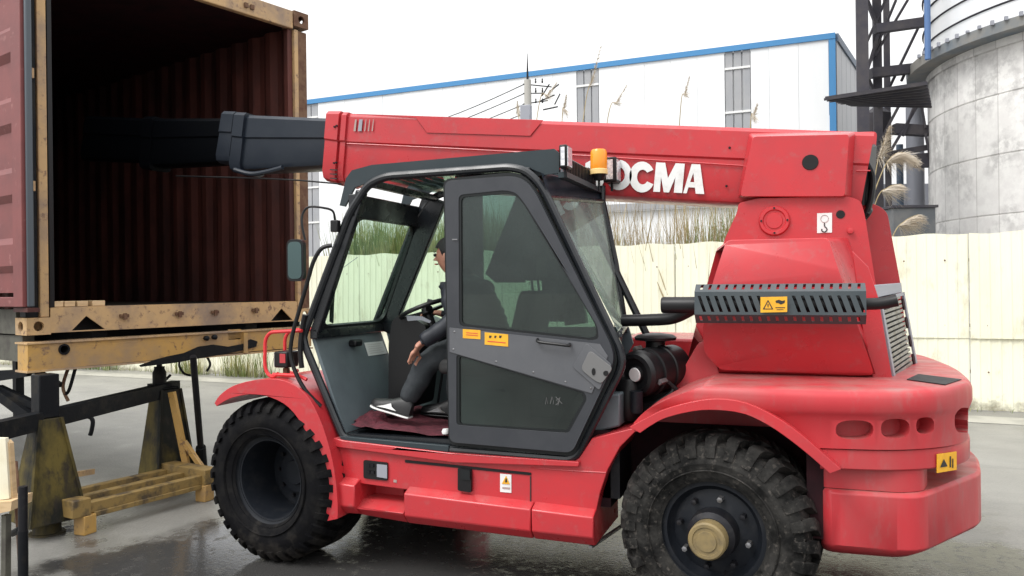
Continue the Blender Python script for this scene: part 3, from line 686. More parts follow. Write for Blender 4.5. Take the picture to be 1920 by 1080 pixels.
kbox(MB(), WI+.012, WI+.055, 0, .09, sb+.12, ZT+.0).build('corner_post', M['yellow_pale'], cont, .004)
kbox(MB(), WI+.058, WI+.165, .012, .11, sb+.12, ZT+.0).build('corner_post', M['rust'], cont, .006)
kbox(MB(), -.001, .03, .012, .10, ZF, ZT).build('door_gasket', M['black'], cont)
kbox(MB(), WI-.045, WI+.008, .03, .09, ZF, ZT).build('door_gasket', M['maroon_in'], cont, .006)
def ell(cx, cz, rx, rz, n=14): return [(cx+rx*math.cos(2*math.pi*k/n), cz+rz*math.sin(2*math.pi*k/n)) for k in range(n)]
def casting(a0, a1, z0, z1):
    c = None; mb = MB()
    kplate(mb, [(a0,z0),(a1,z0),(a1,z1),(a0,z1)], -.012, .028, [ell((a0+a1)/2, (z0+z1)/2, .036, .036)])
    kplate(mb, [(a0,z0),(a1,z0),(a1,z1),(a0,z1)], .15, .02)
    for aa, s in ((a0, 1), (a1-.02, 1)):
        mb.plate(K(aa, 0, 0), e2, Zz, e1, [(.016,z0),(.15,z0),(.15,z1),(.016,z1)], [ell(.085, (z0+z1)/2, .04, .036)], .02)
    kbox(mb, a0+.02, a1-.02, .016, .15, z1-.02, z1); kbox(mb, a0+.02, a1-.02, .016, .15, z0, z0+.02)
    return mb.build('corner_casting', M['yellow_pale'] if z0 < 2 else M['rust'], cont)
casting(-.17, -.008, sb-.005, sb+.118); casting(WI+.008, WI+.17, sb-.005, sb+.118); casting(WI+.002, WI+.17, ZT+.03, ZT+.175); casting(-.17, -.008, ZT+.03, ZT+.175)
kbox(MB(), -.16, -.10, .18, CL, sb+.0, ZF-.01).build('bottom_rail', M['olive'], cont)
kbox(MB(), WI+.10, WI+.16, .18, CL, sb+.0, ZF-.01).build('bottom_rail', M['olive'], cont)
kbox(MB(), -.16, -.08, .18, CL, ZT+.03, ZT+.15).build('top_rail', M['maroon'], cont); kbox(MB(), WI+.08, WI+.16, .18, CL, ZT+.03, ZT+.15).build('top_rail', M['maroon'], cont)
# door folded flat against the near side (and its twin on the far side)
def folded(a_face, sgn, lab):
    b0, b1 = -.155, 1.05; z0 = KP(48, 578)[1]+.01; z1 = ZT+.02
    if sgn > 0: z0 = ZF
    d0 = kbox(MB(), *(sorted((a_face, a_face+sgn*.012))), b0+.11, b1, z0+.1, z1-.1)
    dd = d0.build('door', M['maroon'], cont, label='maroon door folded back along the container side' if sgn < 0 else None)
    def bb(nm, bA, bB, zA, zB, m=M['maroon'], t=.05, off=0):
        lo, hi = sorted((a_face+sgn*(.012+off), a_face+sgn*(.012+off+t)))
        return kbox(MB(), lo, hi, bA, bB, zA, zB).build(nm, m, dd, .006)
    bb('stile', b0+.0, b0+.15, z0, z1, t=.055); bb('stile', b1-.1, b1, z0, z1); bb('frame_rail', b0+.15, b1-.1, z0, z0+.07); bb('frame_rail', b0+.15, b1-.1, z1-.09, z1)
    p = .5; z = z0+.24
    while z < z1-.3:
        mb = MB(); A0 = a_face+sgn*.012; prof = [(0,z),(.038,z+.05),(.038,z+.20),(0,z+.25)]
        mb.loft([[K(A0+sgn*o, bq, zz) for o, zz in prof] for bq in (b0+.15, b1-.1)]); mb.build('rib', M['maroon'], dd); z += p
    g0 = a_face-sgn*.005
    kbox(MB(), *sorted((a_face-sgn*.0, a_face+sgn*.045)), b0-.032, b0-.003, z0-.0, z1).build('door_seal', M['sealgrey'], dd, .01)
    kbox(MB(), *sorted((a_face-sgn*.03, a_face+sgn*.05)), b0-.03, b0+.19, z0-.035, z0-.005).build('door_seal', M['maroon_in'], dd)
    for zz in (.82,1.62):
        kbox(MB(), *sorted((a_face+sgn*.0, a_face-sgn*.075)), -.035, -.005, z0+zz, z0+zz+.07).build('hinge', M['yellow_pale'], dd)
folded(-.185, -1, 1)

# pale wood blocks on the container sill
for px0, px1, lab in ((97,118,'short wood block nearest the left door post on the container sill'),(120,140,'second pale wood block from the left door post'),(144,164,'third pale wood block from the left door post'),(172,196,'longest and rightmost pale wood block on the container sill')):
    a0, z0 = KP(px0, 575, .03); a1, _ = KP(px1, 575, .03)
    tag(kbox(MB(), a0, a1, .02, .20, ZF+.006, ZF+.046).build('wood_block', M['wood'], None, .003), lab, 'wood block', 'wood blocks on the container sill')

# ================================================================== CHASSIS UNDER CONTAINER, TRESTLES
tf = thing('trailer_frame', K(WI/2, 1, 0), 'sooty container trailer frame with yellow rear cross beam under the container', 'trailer')
bz1 = KP(200, 634, -.04)[1]; bz0 = KP(200, 683, -.04)[1]; ba0 = KP(52, 660, -.06)[0]; ba1 = WI+.12
print('beam', bz0, bz1, ba0)
mb = MB(); kplate(mb, [(ba0,bz0),(ba1,bz0+.01),(ba1,bz1-.012),(ba0,bz1-.012)], -.06, .012, [ell(KP(120,655,-.06)[0], KP(120,655,-.06)[1], .030, .030), fillet([KP(428,618,-.06),KP(452,617,-.06),KP(452,636,-.06),KP(428,637,-.06)], .01)])
cb = mb.build('cross_beam', M['yellow'], tf)
kbox(MB(), ba0-.01, ba1+.01, -.075, .12, bz1-.012, bz1).build('top_flange', M['yellow_pale'], cb)
kbox(MB(), ba0-.01, ba1+.01, -.07, .12, bz0-.014, bz0).build('bottom_flange', M['yellow_pale'], cb)
kbox(MB(), ba0, ba0+.012, -.048, .10, bz0, bz1-.012).build('end_plate', M['yellow'], cb)
kbox(MB(), ba0+.02, ba1-.02, .06, .08, bz0, bz1-.012).build('inner_web', M['soot'], cb)
hc = K(KP(120,655,-.06)[0], -.06, KP(120,655,-.06)[1]); MB().lathe([(.028,.10),(.028,-.008),(.040,-.008),(.040,.0)], hc, e2, 18, False).build('pin_tube', M['soot'], cb)
for px, py in ((385,634),(400,632)):
    a, z = KP(px, py, -.06); MB().lathe([(.02,0),(.022,-.03),(.008,-.045)], K(a,-.06,z), e2, 10).build('bolt', M['soot'], cb)
kbox(MB(), *sorted((KP(455,630,-.065)[0], KP(462,630,-.065)[0])), -.085, -.061, bz0, bz1-.02).build('rib_plate', M['yellow'], cb)
# greasy lower part of the beam
kplate(MB(), [KP(x_,y_,-.07) for x_,y_ in ((262,685),(285,676),(315,668),(345,662),(372,650),(400,646),(428,650),(455,645),(470,636),(482,640),(480,650),(440,660),(330,680),(264,688))], -.074, .012).build('grease_skirt', M['soot'], cb)
for a0, a1 in ((.35,.47),(WI-.47,WI-.35)):
    kbox(MB(), a0, a1, .13, CL, bz0+.0, sb-.01).build('main_beam', M['soot'], tf)
for b in (.9, 2.2, 3.6, 5.0): kbox(MB(), -.12, WI+.12, b, b+.1, bz0+.05, sb-.012).build('cross_member', M['soot'], tf)
kbox(MB(), -.14, -.06, .13, CL, sb-.20, sb-.012).build('side_beam', M['olive'], tf)
kbox(MB(), WI+.06, WI+.14, .13, CL, sb-.20, sb-.012).build('side_beam', M['soot'], tf)
for a_ in (.2, WI-.3): kbox(MB(), a_, a_+.1, 5.3, 5.4, 0, bz0+.1).build('rear_leg', M['soot'], tf)
for a, b_, w in (((-2,728),(98,775),.05), ((-25,720),(70,790),.07), ((-20,700),(68,696),.035), ((-30,795),(85,782),.04), ((-20,712),(55,700),.04),((60,690),(112,722),.035)):
    MB().bar(D(a[0],a[1],5.9), D(b_[0],b_[1],5.75), w).build('brace', M['soot'], tf)
# thin bent levers hanging below the beam
for pts, r, m in (([(128,690),(118,725),(128,752)],.012,'rust'), ([(142,688),(130,730),(122,740)],.012,'soot')):
    MB().tube(smooth_path([D(x,y,5.9) for x,y in pts],5), r, 6).build('lever', M[m], tf)
MB().tube(smooth_path([D(x,y,5.9) for x,y in [(120,778),(150,779),(168,782),(174,790),(172,806),(169,816)]],5), .016, 8).build('crank_handle', M['soot'], tf)
for k, pts in enumerate(([(340,668),(336,685),(345,700),(358,704)], [(385,664),(394,682),(388,696)])):
    MB().tube(smooth_path([D(x,y,6.9) for x,y in pts],5), .010, 6).build('hanging_hose', M['black'], tf)

def trestle(cpx, cpy, topz, wb, wt, label, shoulder, stub, m):
    g = G(cpx, cpy); t = thing('trestle', g, label, 'trestle', 'trestles under the container')
    a1_, a2_ = e1, e2
    def ring(w, z, d=None): d = d or w; return [g+a1_*w*i+a2_*d*j+Zz*z for i, j in ((-.5,-.5),(.5,-.5),(.5,.5),(-.5,.5))]
    MB().loft([ring(wb, stub), ring(wt, shoulder)]).build('tapered_leg', m, t, .008)
    MB().loft([ring(wt*.95, shoulder+.002), ring(wt*.95, topz)]).build('post', M['soot'], t, .008)
    if stub > .02: MB().lathe([(.115,0),(.115,.012),(.09,.014),(.09,stub)], g, Zz, 16).build('foot', M['trestle'], t)
    for s in (-1, 1):    # edge stiffeners
        MB().bar(g+a1_*s*wb*.5-a2_*wb*.5+Zz*stub, g+a1_*s*wt*.5-a2_*wt*.5+Zz*shoulder, .022).build('edge_strip', m, t)
    return t, g
tr1, g1_ = trestle(88, 1000, bz0-.015, .36, .140, 'left sooty olive tapered trestle under the yellow beam', .80, .10, M['trestle'])
tr2, g2_ = trestle(312, 915, .86, .34, .17, 'right black trestle carrying the bottle jack', .84, .05, M['trestle'])
q0 = g1_+Zz*.80; q1 = g2_+Zz*.83; dq = (q1-q0).normalized()
MB().bar(q0-dq*1.3+Zz*-.02, q1+dq*.14, .09, .12).build('tie_beam', M['soot'], tr1)
for s, c0, c1 in ((1,(322,735),(352,884)), (1,(345,828),(385,886))):
    dpt = (g2_-CAM).dot(Fw)-.15; MB().bar(D(*c0,dpt), D(*c1,dpt), .06, .03).build('side_strut', M['yellow'], tr2)
# bottle jack
jb = g2_+Zz*.862-e1*.05
jk = thing('bottle_jack', jb, 'small black bottle jack standing on the right trestle under the yellow beam', 'jack')
mb = MB(); mb.obox(jb+Zz*.015, e1*.075, e2*.06, Zz*.015); mb.lathe([(.055,.03),(.055,.12),(.042,.15),(.042,.17)], jb, Zz, 16); mb.build('jack_body', M['soot'], jk)
top_ = bz0-.014-jb.z; MB().lathe([(.022,.17),(.022,top_-.03),(.036,top_-.028),(.036,top_)], jb, Zz, 14).build('ram', M['blackmetal'], jk)
MB().tube([jb+e1*.05+Zz*.05, jb+e1*.10+Zz*.09], .012, 8).build('pump_socket', M['soot'], jk)
# yellow skid frame on the ground
sa = G(160, 1000); sb2 = G(378, 940); sa.z = sb2.z = 0
dv = (sb2-sa).normalized(); dn = Vector((-dv.y, dv.x, 0)); Ls = (sb2-sa).length
sk_ = thing('skid_frame', (sa+sb2)/2, 'worn olive yellow steel skid frame on the ground between the trestles', 'steel frame')
H1 = .12
for k, off in enumerate((0.02, .24, .46)):
    MB().bar(sa+dn*off+Zz*(H1+.05)-dv*.02, sb2+dn*off+Zz*(H1+.05)+dv*.05, .07, .075).build('long_tube', M['tread_yellow'], sk_, .006)
mb = MB()
MB().bar(sa+dn*(-.0)+Zz*(H1+.0)+dv*.05, sb2+Zz*(H1+.0)+dv*.0, .05, .035).build('long_tube', M['tread_yellow'], sk_, .004)
for p in (sa-dv*.05, sb2+dv*.06):
    MB().bar(p-dn*.05+Zz*(H1+.07), p+dn*.58+Zz*(H1+.07), .13, .12).build('cross_tube', M['tread_yellow'], sk_, .006)
for p in (sa, sb2+dv*.03, sa+dn*.5, sb2+dn*.5+dv*.03):
    MB().bar(p+Zz*0, p+Zz*(H1+.01), .10, .10).build('foot_block', M['yellow'], sk_, .005)
MB().bar(sa-dv*.118-dn*.0+Zz*(H1+.07)-dv*.002, sa-dv*.118+dn*.0+Zz*(H1+.07)+dv*.002, .001).build('tube_end', M['soot'], sk_)
# loose short wood stick, bars
a = D(128,892,5.7); b2 = D(174,884,6.1); tag(MB().bar(a, b2, .03, .04).build('wood_stick', M['yellow_pale']), 'short pale stick poking out beside the left trestle', 'stick')
a = D(362,668,6.35); b2 = G(382,905)
rd = thing('prop_rod', (b2.x,b2.y,0), 'thin dark steel prop rod standing between the right trestle and front tyre', 'rod')
MB().tube([b2, a], .026, 10).build('rod', M['blackmetal'], rd); m_ = b2.lerp(a,.30); MB().tube([b2+Zz*.01, m_], .042, 10).build('sleeve', M['soot'], rd)

# bottom-left foreground: board and pipes
bs = thing('board_stand', G(5,1075), 'bright pale board on thin legs at the bottom left edge', 'board stand')
def quad(name, pts, dep, th, m, par, bev=0):
    v = [D(x,y,dep) for x,y in pts]; n_ = Fw; mb = MB(); mb.loft([v, [p+n_*th for p in v]]); return mb.build(name, m, par, bev)
quad('board', [(-60,820),(10,822),(17,935),(-60,945)], 4.6, .03, M['cream_board'], bs)
quad('board_edge', [(12,826),(18,832),(25,938),(18,938)], 4.62, .04, M['wood'], bs)
quad('shelf', [(-60,946),(22,940),(20,958),(-60,975)], 4.55, .2, M['wood'], bs)
g_ = G(14,1110); MB().bar(D(12,965,4.6), Vector((D(10,1000,4.6).x, D(10,1000,4.6).y, 0)), .035).build('leg', M['olive'], bs)
tp = D(27, 866, 4.9); tag(MB().tube([tp, D(36,985,4.75), Vector((D(40,1000,4.7).x, D(40,1000,4.7).y, .0))], .018, 8).build('rusty_pipe', M['rust']), 'thin red-brown rusty pipe leaning at the bottom left', 'pipe')
tp = D(43, 912, 4.4); bt = Vector((D(42,1000,4.4).x, D(42,1000,4.4).y, 0)); lp = thing('steel_pipe', bt, 'dark steel pipe with bright end standing at the bottom left', 'pipe')
MB().tube([bt, D(43,995,4.4)], .026, 12).build('lower_tube', M['soot'], lp); MB().tube([D(43,995,4.4), tp], .024, 12).build('upper_tube', M['blackmetal'], lp)
tag(MB().tube([D(24,1000,4.7), D(38,992,4.6)], .02, 10).build('pipe_stub', M['soot'], lp), None)

# ================================================================== TELEHANDLER
th = thing('telehandler', (1.35, 1.15, 0), 'red telescopic boom handler with charcoal cab, parked with its boom inside the container', 'telehandler')
MIR = 2.3
def TB(b, name, m, par=None, **k): return b.build(name, m, par or th, **k)
def arcpts(c, r, a0, a1, n): return [(c[0]+r*math.cos(R_(a0+(a1-a0)*i/n)), c[1]+r*math.sin(R_(a0+(a1-a0)*i/n))) for i in range(n+1)]

# ---- wheels
def wheel(x, zc, y0, s, R, wdt, rr, dish, front, mrub, steer=0, det=True, lab=None):
    c = Vector((x, y0, zc)); a = R_(steer); ax = Vector((-math.sin(a)*1, math.cos(a), 0))*s
    if steer: c = Vector((x, y0, zc))
    # wheel body
    if dish > .12: pr = [(rr+.012,-.004),(rr+.016,.01),(rr-.005,.03),(rr-.03,.035),(rr-.045,.10),(rr-.05,dish),(.06,dish+.01),(.0,dish+.01)]
    else: pr = [(rr+.014,-.002),(rr+.018,.012),(rr-.002,.03),(rr-.028,.03),(rr-.034,.055),(rr-.055,.075),(rr-.07,.07),(.125,.055),(.12,.02),(.0,.02)]
    back = [(rr, wdt*.98), (rr+.012, wdt), (rr, wdt-.04), (.12,wdt-.10),(.0,wdt-.10)]
    mb = MB().lathe([(rr*.92, .02)]+[], c, ax, 8) if False else MB(); mb.lathe(pr, c, ax, 48, False); mb.lathe(back, c, ax, 48, False); mb.lathe([(rr-.02,.03),(rr-.02,wdt-.03)], c, ax, 48, False)
    w = TB(mb, 'wheel', M['rim'], label=lab)
    # tyre
    h = wdt
    tp = [(rr-.005,.012),(rr+.03,-.012),(rr+.07,-.020),(rr+.4*(R-rr),-.026),(R-.10*(R/.5),-.018),(R-.055,.0),(R-(.03 if front else .042),.03),(R-(.022 if front else .038),.09),(R-(.018 if front else .034),h/2)]
    prof = tp + [(r_, h-y_) for r_, y_ in reversed(tp[:-1])]
    mt = MB().lathe(prof, c, ax, 64, False)
    for q_ in (.05,): mt.lathe([(rr+q_,-.024+(.002 if q_>.08 else .004)),(rr+q_+.005,-.030),(rr+q_+.010,-.024)], c, ax, 64, False)
    n = 34 if front else 28
    u = ax.orthogonal().normalized(); u = Vector((1,0,0)) - ax*ax.x; u.normalize(); v = ax.cross(u)
    def pt(r_, h_, th_): return c + ax*h_ + (u*math.cos(th_)+v*math.sin(th_))*r_
    for side in (0, 1):
        for k in range(n):
            t0 = 2*math.pi*(k+.5*side)/n; dt = 2*math.pi/n*(.27 if front else .30)
            prf = [(R-.105 if not front else R-.075, -.012, 0),(R-.05,-.004,0),(R-.012,.018,0),(R,.05,.02),(R+.002,h*.30,.10),(R+.002,h*.48,.16)]
            rings = []
            for r_, h_, sk_2 in prf:
                hh = h_ if side == 0 else h-h_
                lo = r_-.03 if r_ > R-.03 else r_-.004
                hin = hh if r_ > R-.03 else (hh+.025 if side == 0 else hh-.025)
                th_ = t0+sk_2
                if r_ > R-.03: rings.append([pt(r_-.05,hh,th_-dt),pt(r_,hh,th_-dt*.92),pt(r_,hh,th_+dt*.92),pt(r_-.05,hh,th_+dt)])
                else:
                    ho = hh-.016 if side == 0 else hh+.016
                    rings.append([pt(r_-.0,hin,th_-dt),pt(r_,ho,th_-dt*.85),pt(r_,ho,th_+dt*.85),pt(r_-.0,hin,th_+dt)])
            mt.loft(rings)
    mt.build('tyre', mrub, w, smooth=28)
    if dish > .12:
        mb = MB(); mb.lathe([(.13,dish-.03),(.13,dish+.01),(.0,dish-.03)], c, ax, 32)
        mb.build('hub_disc', M['rim'], w)
        for k in range(10):
            t0 = 2*math.pi*k/10; MB().lathe([(.013,dish-.02),(.011,dish+.01)], pt(.165,0,t0), ax, 6).build('wheel_nut', M['blackmetal'], w)
        MB().lathe([(.0,dish-.05),(.075,dish-.05),(.09,dish-.0)], c, ax, 24).build('hub', M['rim'], w)
    else:
        MB().lathe([(.095,-.05),(.118,-.03),(.125,.03)], c, ax, 36).build('hub_flange', M['blackmetal'], w)
        MB().lathe([(.0,-.122),(.048,-.122),(.05,-.116),(.066,-.116),(.068,-.121),(.082,-.121),(.09,-.112),(.092,-.04)], c, ax, 36).build('hub_cap', M['hub'], w)
        for k in range(8):
            t0 = 2*math.pi*k/8+.2; MB().lathe([(.004,.015),(.014,.018),(.016,.062)], pt(.172,0,t0), ax, 6, True).build('wheel_nut', M['steel'] if k % 3 == 0 else M['blackmetal'], w)
        mb = MB()
        MB().bar(pt(.195,.055,1.3), pt(.205,.03,1.3), .010).build('valve', M['blackmetal'], w)
    return w
fc = P(495, 900, 0)
wheel(fc.x+.015, .5, 0.0, 1, .5, .42, .27, .30, True, M['rubber'], steer=-7, lab='front wheel with deep dished rim')
wheel(fc.x, .5, MIR, -1, .5, .42, .27, .22, True, M['rubber'])
rc = P(1335, 1003, -.05)
wheel(rc.x, rc.z, -.05, 1, .488, .36, .262, .05, False, M['rubber_d'], steer=-7, lab='rear wheel with ochre hub cap')
wheel(rc.x, rc.z, MIR+.05, -1, .488, .36, .262, .05, False, M['rubber_d'])
for X_ in (fc.x, rc.x): TB(MB().tube([(X_,.30,.49),(X_,2.0,.49)], .09, 14), 'axle', M['blackmetal'])

# ---- front fenders
fo = [(402,756),(412,741),(436,724),(475,713),(520,711),(553,723),(580,748),(603,795),(620,850),(629,900),(633,945),(633,973)]
fi = [(613,977),(609,930),(601,886),(587,842),(567,798),(541,764),(507,745),(470,740),(438,745),(418,754),(406,762)]
pf = pl(fo+fi, -.03)
def twice(b1, name, m, **k):
    """near part and its mirror on the far side"""
    TB(b1, name, m, **k)
    b = MB(); b.v = [(x, MIR-y, z) for x, y, z in b1.v]; b.f = list(b1.f); k.pop('label', None); TB(b, name, m, **k)
sp_ = [ (p.x, p.y) for p in smooth_path([Vector((a,b,0)) for a,b in pf[:12]], 3)]; sp2 = [(p.x,p.y) for p in smooth_path([Vector((a,b,0)) for a,b in pf[12:]], 3)]
twice(MB().prism(sp_+sp2, -.03, .50), 'front_fender', M['red'], bevel=.014, seg=3, label='red front fender curving over the front tyre')
# gusset plates between fender, cab base
fx = P(600, 800, .0)
core = pl([(560,726),(600,795),(615,850),(625,905),(628,960),(650,962),(660,820),(600,725)], .10)

# ---- chassis core
TB(MB().box(.62, 2.15, .16, 2.14, .52, .80), 'chassis_core', M['blackmetal'])
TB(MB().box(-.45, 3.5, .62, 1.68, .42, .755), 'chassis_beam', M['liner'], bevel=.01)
# upper side skirt of the chassis
Ys = .07
top_edge = [(604,812),(648,826),(845,849),(1080,868),(1112,822),(1188,800)]
sk_out = [(604,812),(640,822),(850,845),(1085,860),(1110,822),(1200,800),(1163,838),(1140,880),(1125,925),(1117,965),(662,905),(636,900),(632,880),(620,840)]
TB(MB().prism(pl(sk_out, Ys), Ys, .55), 'side_skirt', M['red'], bevel=.006, label='upper red chassis side panel under the cab')
# ledge strip under the cab
TB(MB().prism(pl([(612,818),(645,826),(850,850),(1085,866),(1085,876),(850,868),(640,840),(618,836)], Ys-.03), Ys-.03, Ys-.002), 'skirt_ledge', M['red'], bevel=.006)
# protruding lower box: top chamfer, face, bottom chamfer; left block, step recess
def zs(px, py, Y=.02): return P(px, py, Y)
def lowerbox(name, pxa, pxb, tops, lows, m=M['red'], Yf=0.0):
    (ta, tb_), (la, lb) = tops, lows
    rings = []
    for px, ty, ly in ((pxa, ta, la), (pxb, tb_, lb)):
        t_ = P(px, ty, Yf); l_ = P(px, ly, Yf); X = t_.x
        rings.append([Vector((X,Ys+.03,t_.z+.035)), Vector((X,Yf,t_.z-.002)), Vector((X,Yf,l_.z+.055)), Vector((X,Yf+.05,l_.z)), Vector((X,.6,l_.z)), Vector((X,.6,t_.z+.035))])
    b = MB().loft(rings); return TB(b, name, m, bevel=.007)
lb_ = lowerbox('battery_box', 757, 994, (925,955), (985,1015))
lowerbox('lower_skirt', 996, 1112, (955,970), (1015,1029))
lowerbox('skirt_block', 634, 664, (906,911), (966,968))
lowerbox('step_ledge', 665, 756, (952,962), (968,984), Yf=.03)
TB(MB().prism(pl([(665,898),(757,910),(757,975),(665,960)], .25), .25, .30), 'step_recess', M['red_dusty'])
# dark slot, latch, seam, decals
def flat(name, pts, Y, th_, m, par=None, r=0, **k):
    q_ = pl(pts, Y); q_ = fillet(q_, r) if r else q_
    return TB(MB().prism(q_, Y-th_, Y), name, m, par, **k)
flat('slot', [(760,862),(996,886),(996,891),(760,867)], Ys-.001, .004, M['black'])
flat('latch', [(861,876),(886,880),(886,922),(861,918)], Ys-.001, .022, M['black'], r=.01, bevel=.003)
flat('latch_handle', [(865,880),(882,882),(882,900),(865,898)], Ys-.024, .008, M['seal'], r=.006)
flat('panel_seam', [(994,893),(996,893),(996,952),(994,950)], Ys-.001, .003, M['decal_k'])
pn = flat('control_panel', [(683,862),(728,867),(728,901),(683,896)], Ys-.001, .010, M['black'], r=.012, bevel=.002, label='small black and grey control panel on the chassis side')
flat('panel_face', [(707,870),(726,872),(726,897),(707,894)], Ys-.012, .003, M['pipe'], pn)
for x_, y_ in ((691,872),(698,872),(691,884),(699,885)): flat('switch', [(x_-3,y_-3),(x_+3,y_-2),(x_+3,y_+4),(x_-3,y_+3)], Ys-.012, .006, M['blackmetal'], pn)
st = flat('warning_sticker', [(938,888),(959,890),(959,924),(938,922)], Ys-.001, .003, M['decal_w'], label='white warning sticker with yellow triangle')
flat('triangle', [(941,907),(956,908),(949,892)], Ys-.005, .002, M['decal_y'], st)
flat('symbol', [(947,904),(951,904),(950,897),(948,897)], Ys-.008, .0015, M['decal_k'], st)
flat('print_line', [(942,913),(956,914),(956,917),(942,916)], Ys-.005, .002, M['decal_g'], st)
flat('small_decal', [(738,899),(744,900),(744,905),(738,904)], Ys-.001, .002, M['decal_g'])
TB(MB().tube([P(996,877,Ys), P(1060,882,Ys), P(1136,886,Ys)], .004, 5), 'weld_seam', M['red'])
# silver sill strip running to the rear under the box
a = P(1107,1026,.05); TB(MB().bar(a, a+Vector((.10,.55,.0)), .02, .012), 'tread_strip', M['steel'])

# ---- rear body: plan outline of the deck
def plan(ins=0, x0=2.05, y0=-.10, xe=3.92):
    y1 = MIR-y0; L = [(x0, y0+ins)]
    pts = [(3.15,y0+ins),(3.45,y0+.045+ins),(3.66,y0+.17+ins*.9),(3.80,y0+.36+ins*.6),(xe-.04-ins*.8,y0+.62),(xe-ins,1.15)]
    L += pts; L += [(x, MIR-y) for x, y in reversed(pts[:-1])]; L += [(x0, y1-ins)]; return L
def smoothplan(L, n=5):
    m_ = [Vector((a,b,0)) for a,b in L]; s_ = smooth_path(m_[1:-1], n); return [L[0]]+[(p.x,p.y) for p in s_]+[L[-1]]
ZD = 1.172
def deckloft(levels, x0, xe=3.92): 
    rings = []
    for z, ins in levels: rings.append([Vector((a,b,z)) for a,b in smoothplan(plan(ins, x0, xe=xe))])
    return MB().loft(rings)
def hit(px, py, poly):
    """where the line of sight through a pixel meets an upright wall standing on a plan polyline"""
    d = ray(px, py); best = None
    for i in range(len(poly)-1):
        p = Vector(poly[i]); q = Vector(poly[i+1]); e = q-p; den = d.x*e.y-d.y*e.x
        if abs(den) < 1e-9: continue
        w = Vector((p.x-CAM.x, p.y-CAM.y)); t = (w.x*e.y-w.y*e.x)/den; u = (w.x*d.y-w.y*d.x)/den
        if t > 0 and -1e-6 <= u <= 1+1e-6 and (best is None or t < best[0]): best = (t, Vector((e.y, -e.x, 0)).normalized())
    if best is None: return hit(px-2, py, poly)
    n_ = best[1]; n_ = n_ if n_.dot(ray(px, py)) < 0 else -n_
    return CAM+d*best[0], n_
arch_in = [(1200,812),(1222,797),(1250,783),(1300,771),(1345,769),(1395,776),(1440,797),(1480,824),(1520,856),(1556,888)]
arch_out = [(1180,801),(1212,784),(1245,768),(1295,754),(1345,748),(1400,756),(1455,782),(1500,813),(1545,852),(1577,880)]
Yr = -.10
sm = lambda L, Y, n=3: [(p.x,p.y) for p in smooth_path([Vector((a,b,0)) for a,b in pl(L,Y)], n)]
deck = TB(deckloft([(.893,.035),(1.03,.03),(1.055,.012),(1.075,.0),(1.130,.0),(1.150,.008),(1.163,.022),(1.170,.042),(ZD,.07)], 2.12), 'counterweight', M['red_dusty'], label='heavy rounded red rear body and counterweight with oval pockets')
cut = MB()
def pocket(pxa, pxb, pya, pyb, dep):
    cx, cy_ = (pxa+pxb)/2, (pya+pyb)/2; n_ = 20; ring0 = []; ring1 = []; poly = smoothplan(plan(.03, 2.0)); dv_ = -hit(cx, cy_, poly)[1]
    for k in range(n_):
        t = 2*math.pi*k/n_; c_, s_ = math.cos(t), math.sin(t); e_ = .75
        px = cx+(pxb-pxa)/2*math.copysign(abs(c_)**e_, c_); py = cy_+(pyb-pya)/2*math.copysign(abs(s_)**e_, s_)
        p = hit(px, py, poly)[0]; ring0.append(p-dv_*.12); ring1.append(p+dv_*dep)
    cut.loft([ring0, ring1])
pocket(1567,1638,788,824,.09); pocket(1652,1706,785,822,.09); pocket(1718,1752,782,814,.09)
pocket(1790,1824,764,812,.16)
ar = sm(arch_in, Yr, 3); mb = MB(); zA = P(1180, 808, Yr).z
poly = [(1.9, zA)] + ar + [(ar[-1][0], .5), (1.9, .5)]
cut.prism(poly, -.4, .46); cut.prism(poly, 1.84, 2.8)
tops = sm([(1150,803),(1180,799),(1205,775),(1245,752),(1300,731),(1335,722)], Yr, 3)
xc_ = P(1186,800,Yr).x; cut.box(1.8, xc_, -.5, 2.9, .7, 1.4); cut.prism([(xc_-.05, tops[0][1]-.02)]+[p for p in tops if p[0] > xc_-.04]+[(tops[-1][0]+.02, 1.42),(xc_-.05,1.42)], -.52, 2.92)
co = cut.build('cutter', None); bm_ = deck.modifiers.new('pockets', 'BOOLEAN'); bm_.object = co; bm_.operation = 'DIFFERENCE'; bm_.solver = 'EXACT'; bm_.use_self = True
dg = bpy.context.evaluated_depsgraph_get(); dg.update()
nm = bpy.data.meshes.new_from_object(deck.evaluated_get(dg)); deck.modifiers.clear(); deck.data = nm; bpy.data.objects.remove(co)
nm.set_sharp_from_angle(angle=R_(35)); nm.materials.clear(); nm.materials.append(M['red_dusty'])
print('deck faces', len(nm.polygons))
# middle plate, neck, lower block
TB(deckloft([(.792,.055),(.80,.045),(.885,.045),(.891,.055)], 3.18, 3.94), 'counterweight_plate', M['red_dusty'])
nk = [(3.15,.02),(3.50,.02),(3.60,.08),(3.64,.25),(3.64,2.05),(3.60,2.22),(3.50,2.28),(3.15,2.28)]
TB(MB().vprism(fillet(nk,.05), .69, .7905), 'counterweight_neck', M['red_dusty'], bevel=.006)
lo = fillet([(3.15,-.01),(3.57,.0),(3.93,.60),(3.99,1.0),(3.99,1.3),(3.93,1.70),(3.57,2.30),(3.15,2.31)], .09, 4)
def lring(z, s_): return [Vector((x-s_*(1 if x>3.3 else 0)*.8, 1.15+(y-1.15)*(1-s_*.9), z)) for x, y in lo]
TB(MB().loft([lring(.372,.07), lring(.41,.015), lring(.43,0), lring(.672,0), lring(.688,.015)]), 'lower_counterweight', M['red_dusty'], bevel=.008, seg=3)
TB(MB().tube([(3.80,.62,.685),(3.80,.62,.80)], .022, 12), 'tow_pin', M['red_dusty'])
pp_ = smoothplan(plan(.045, 3.18, xe=3.94))
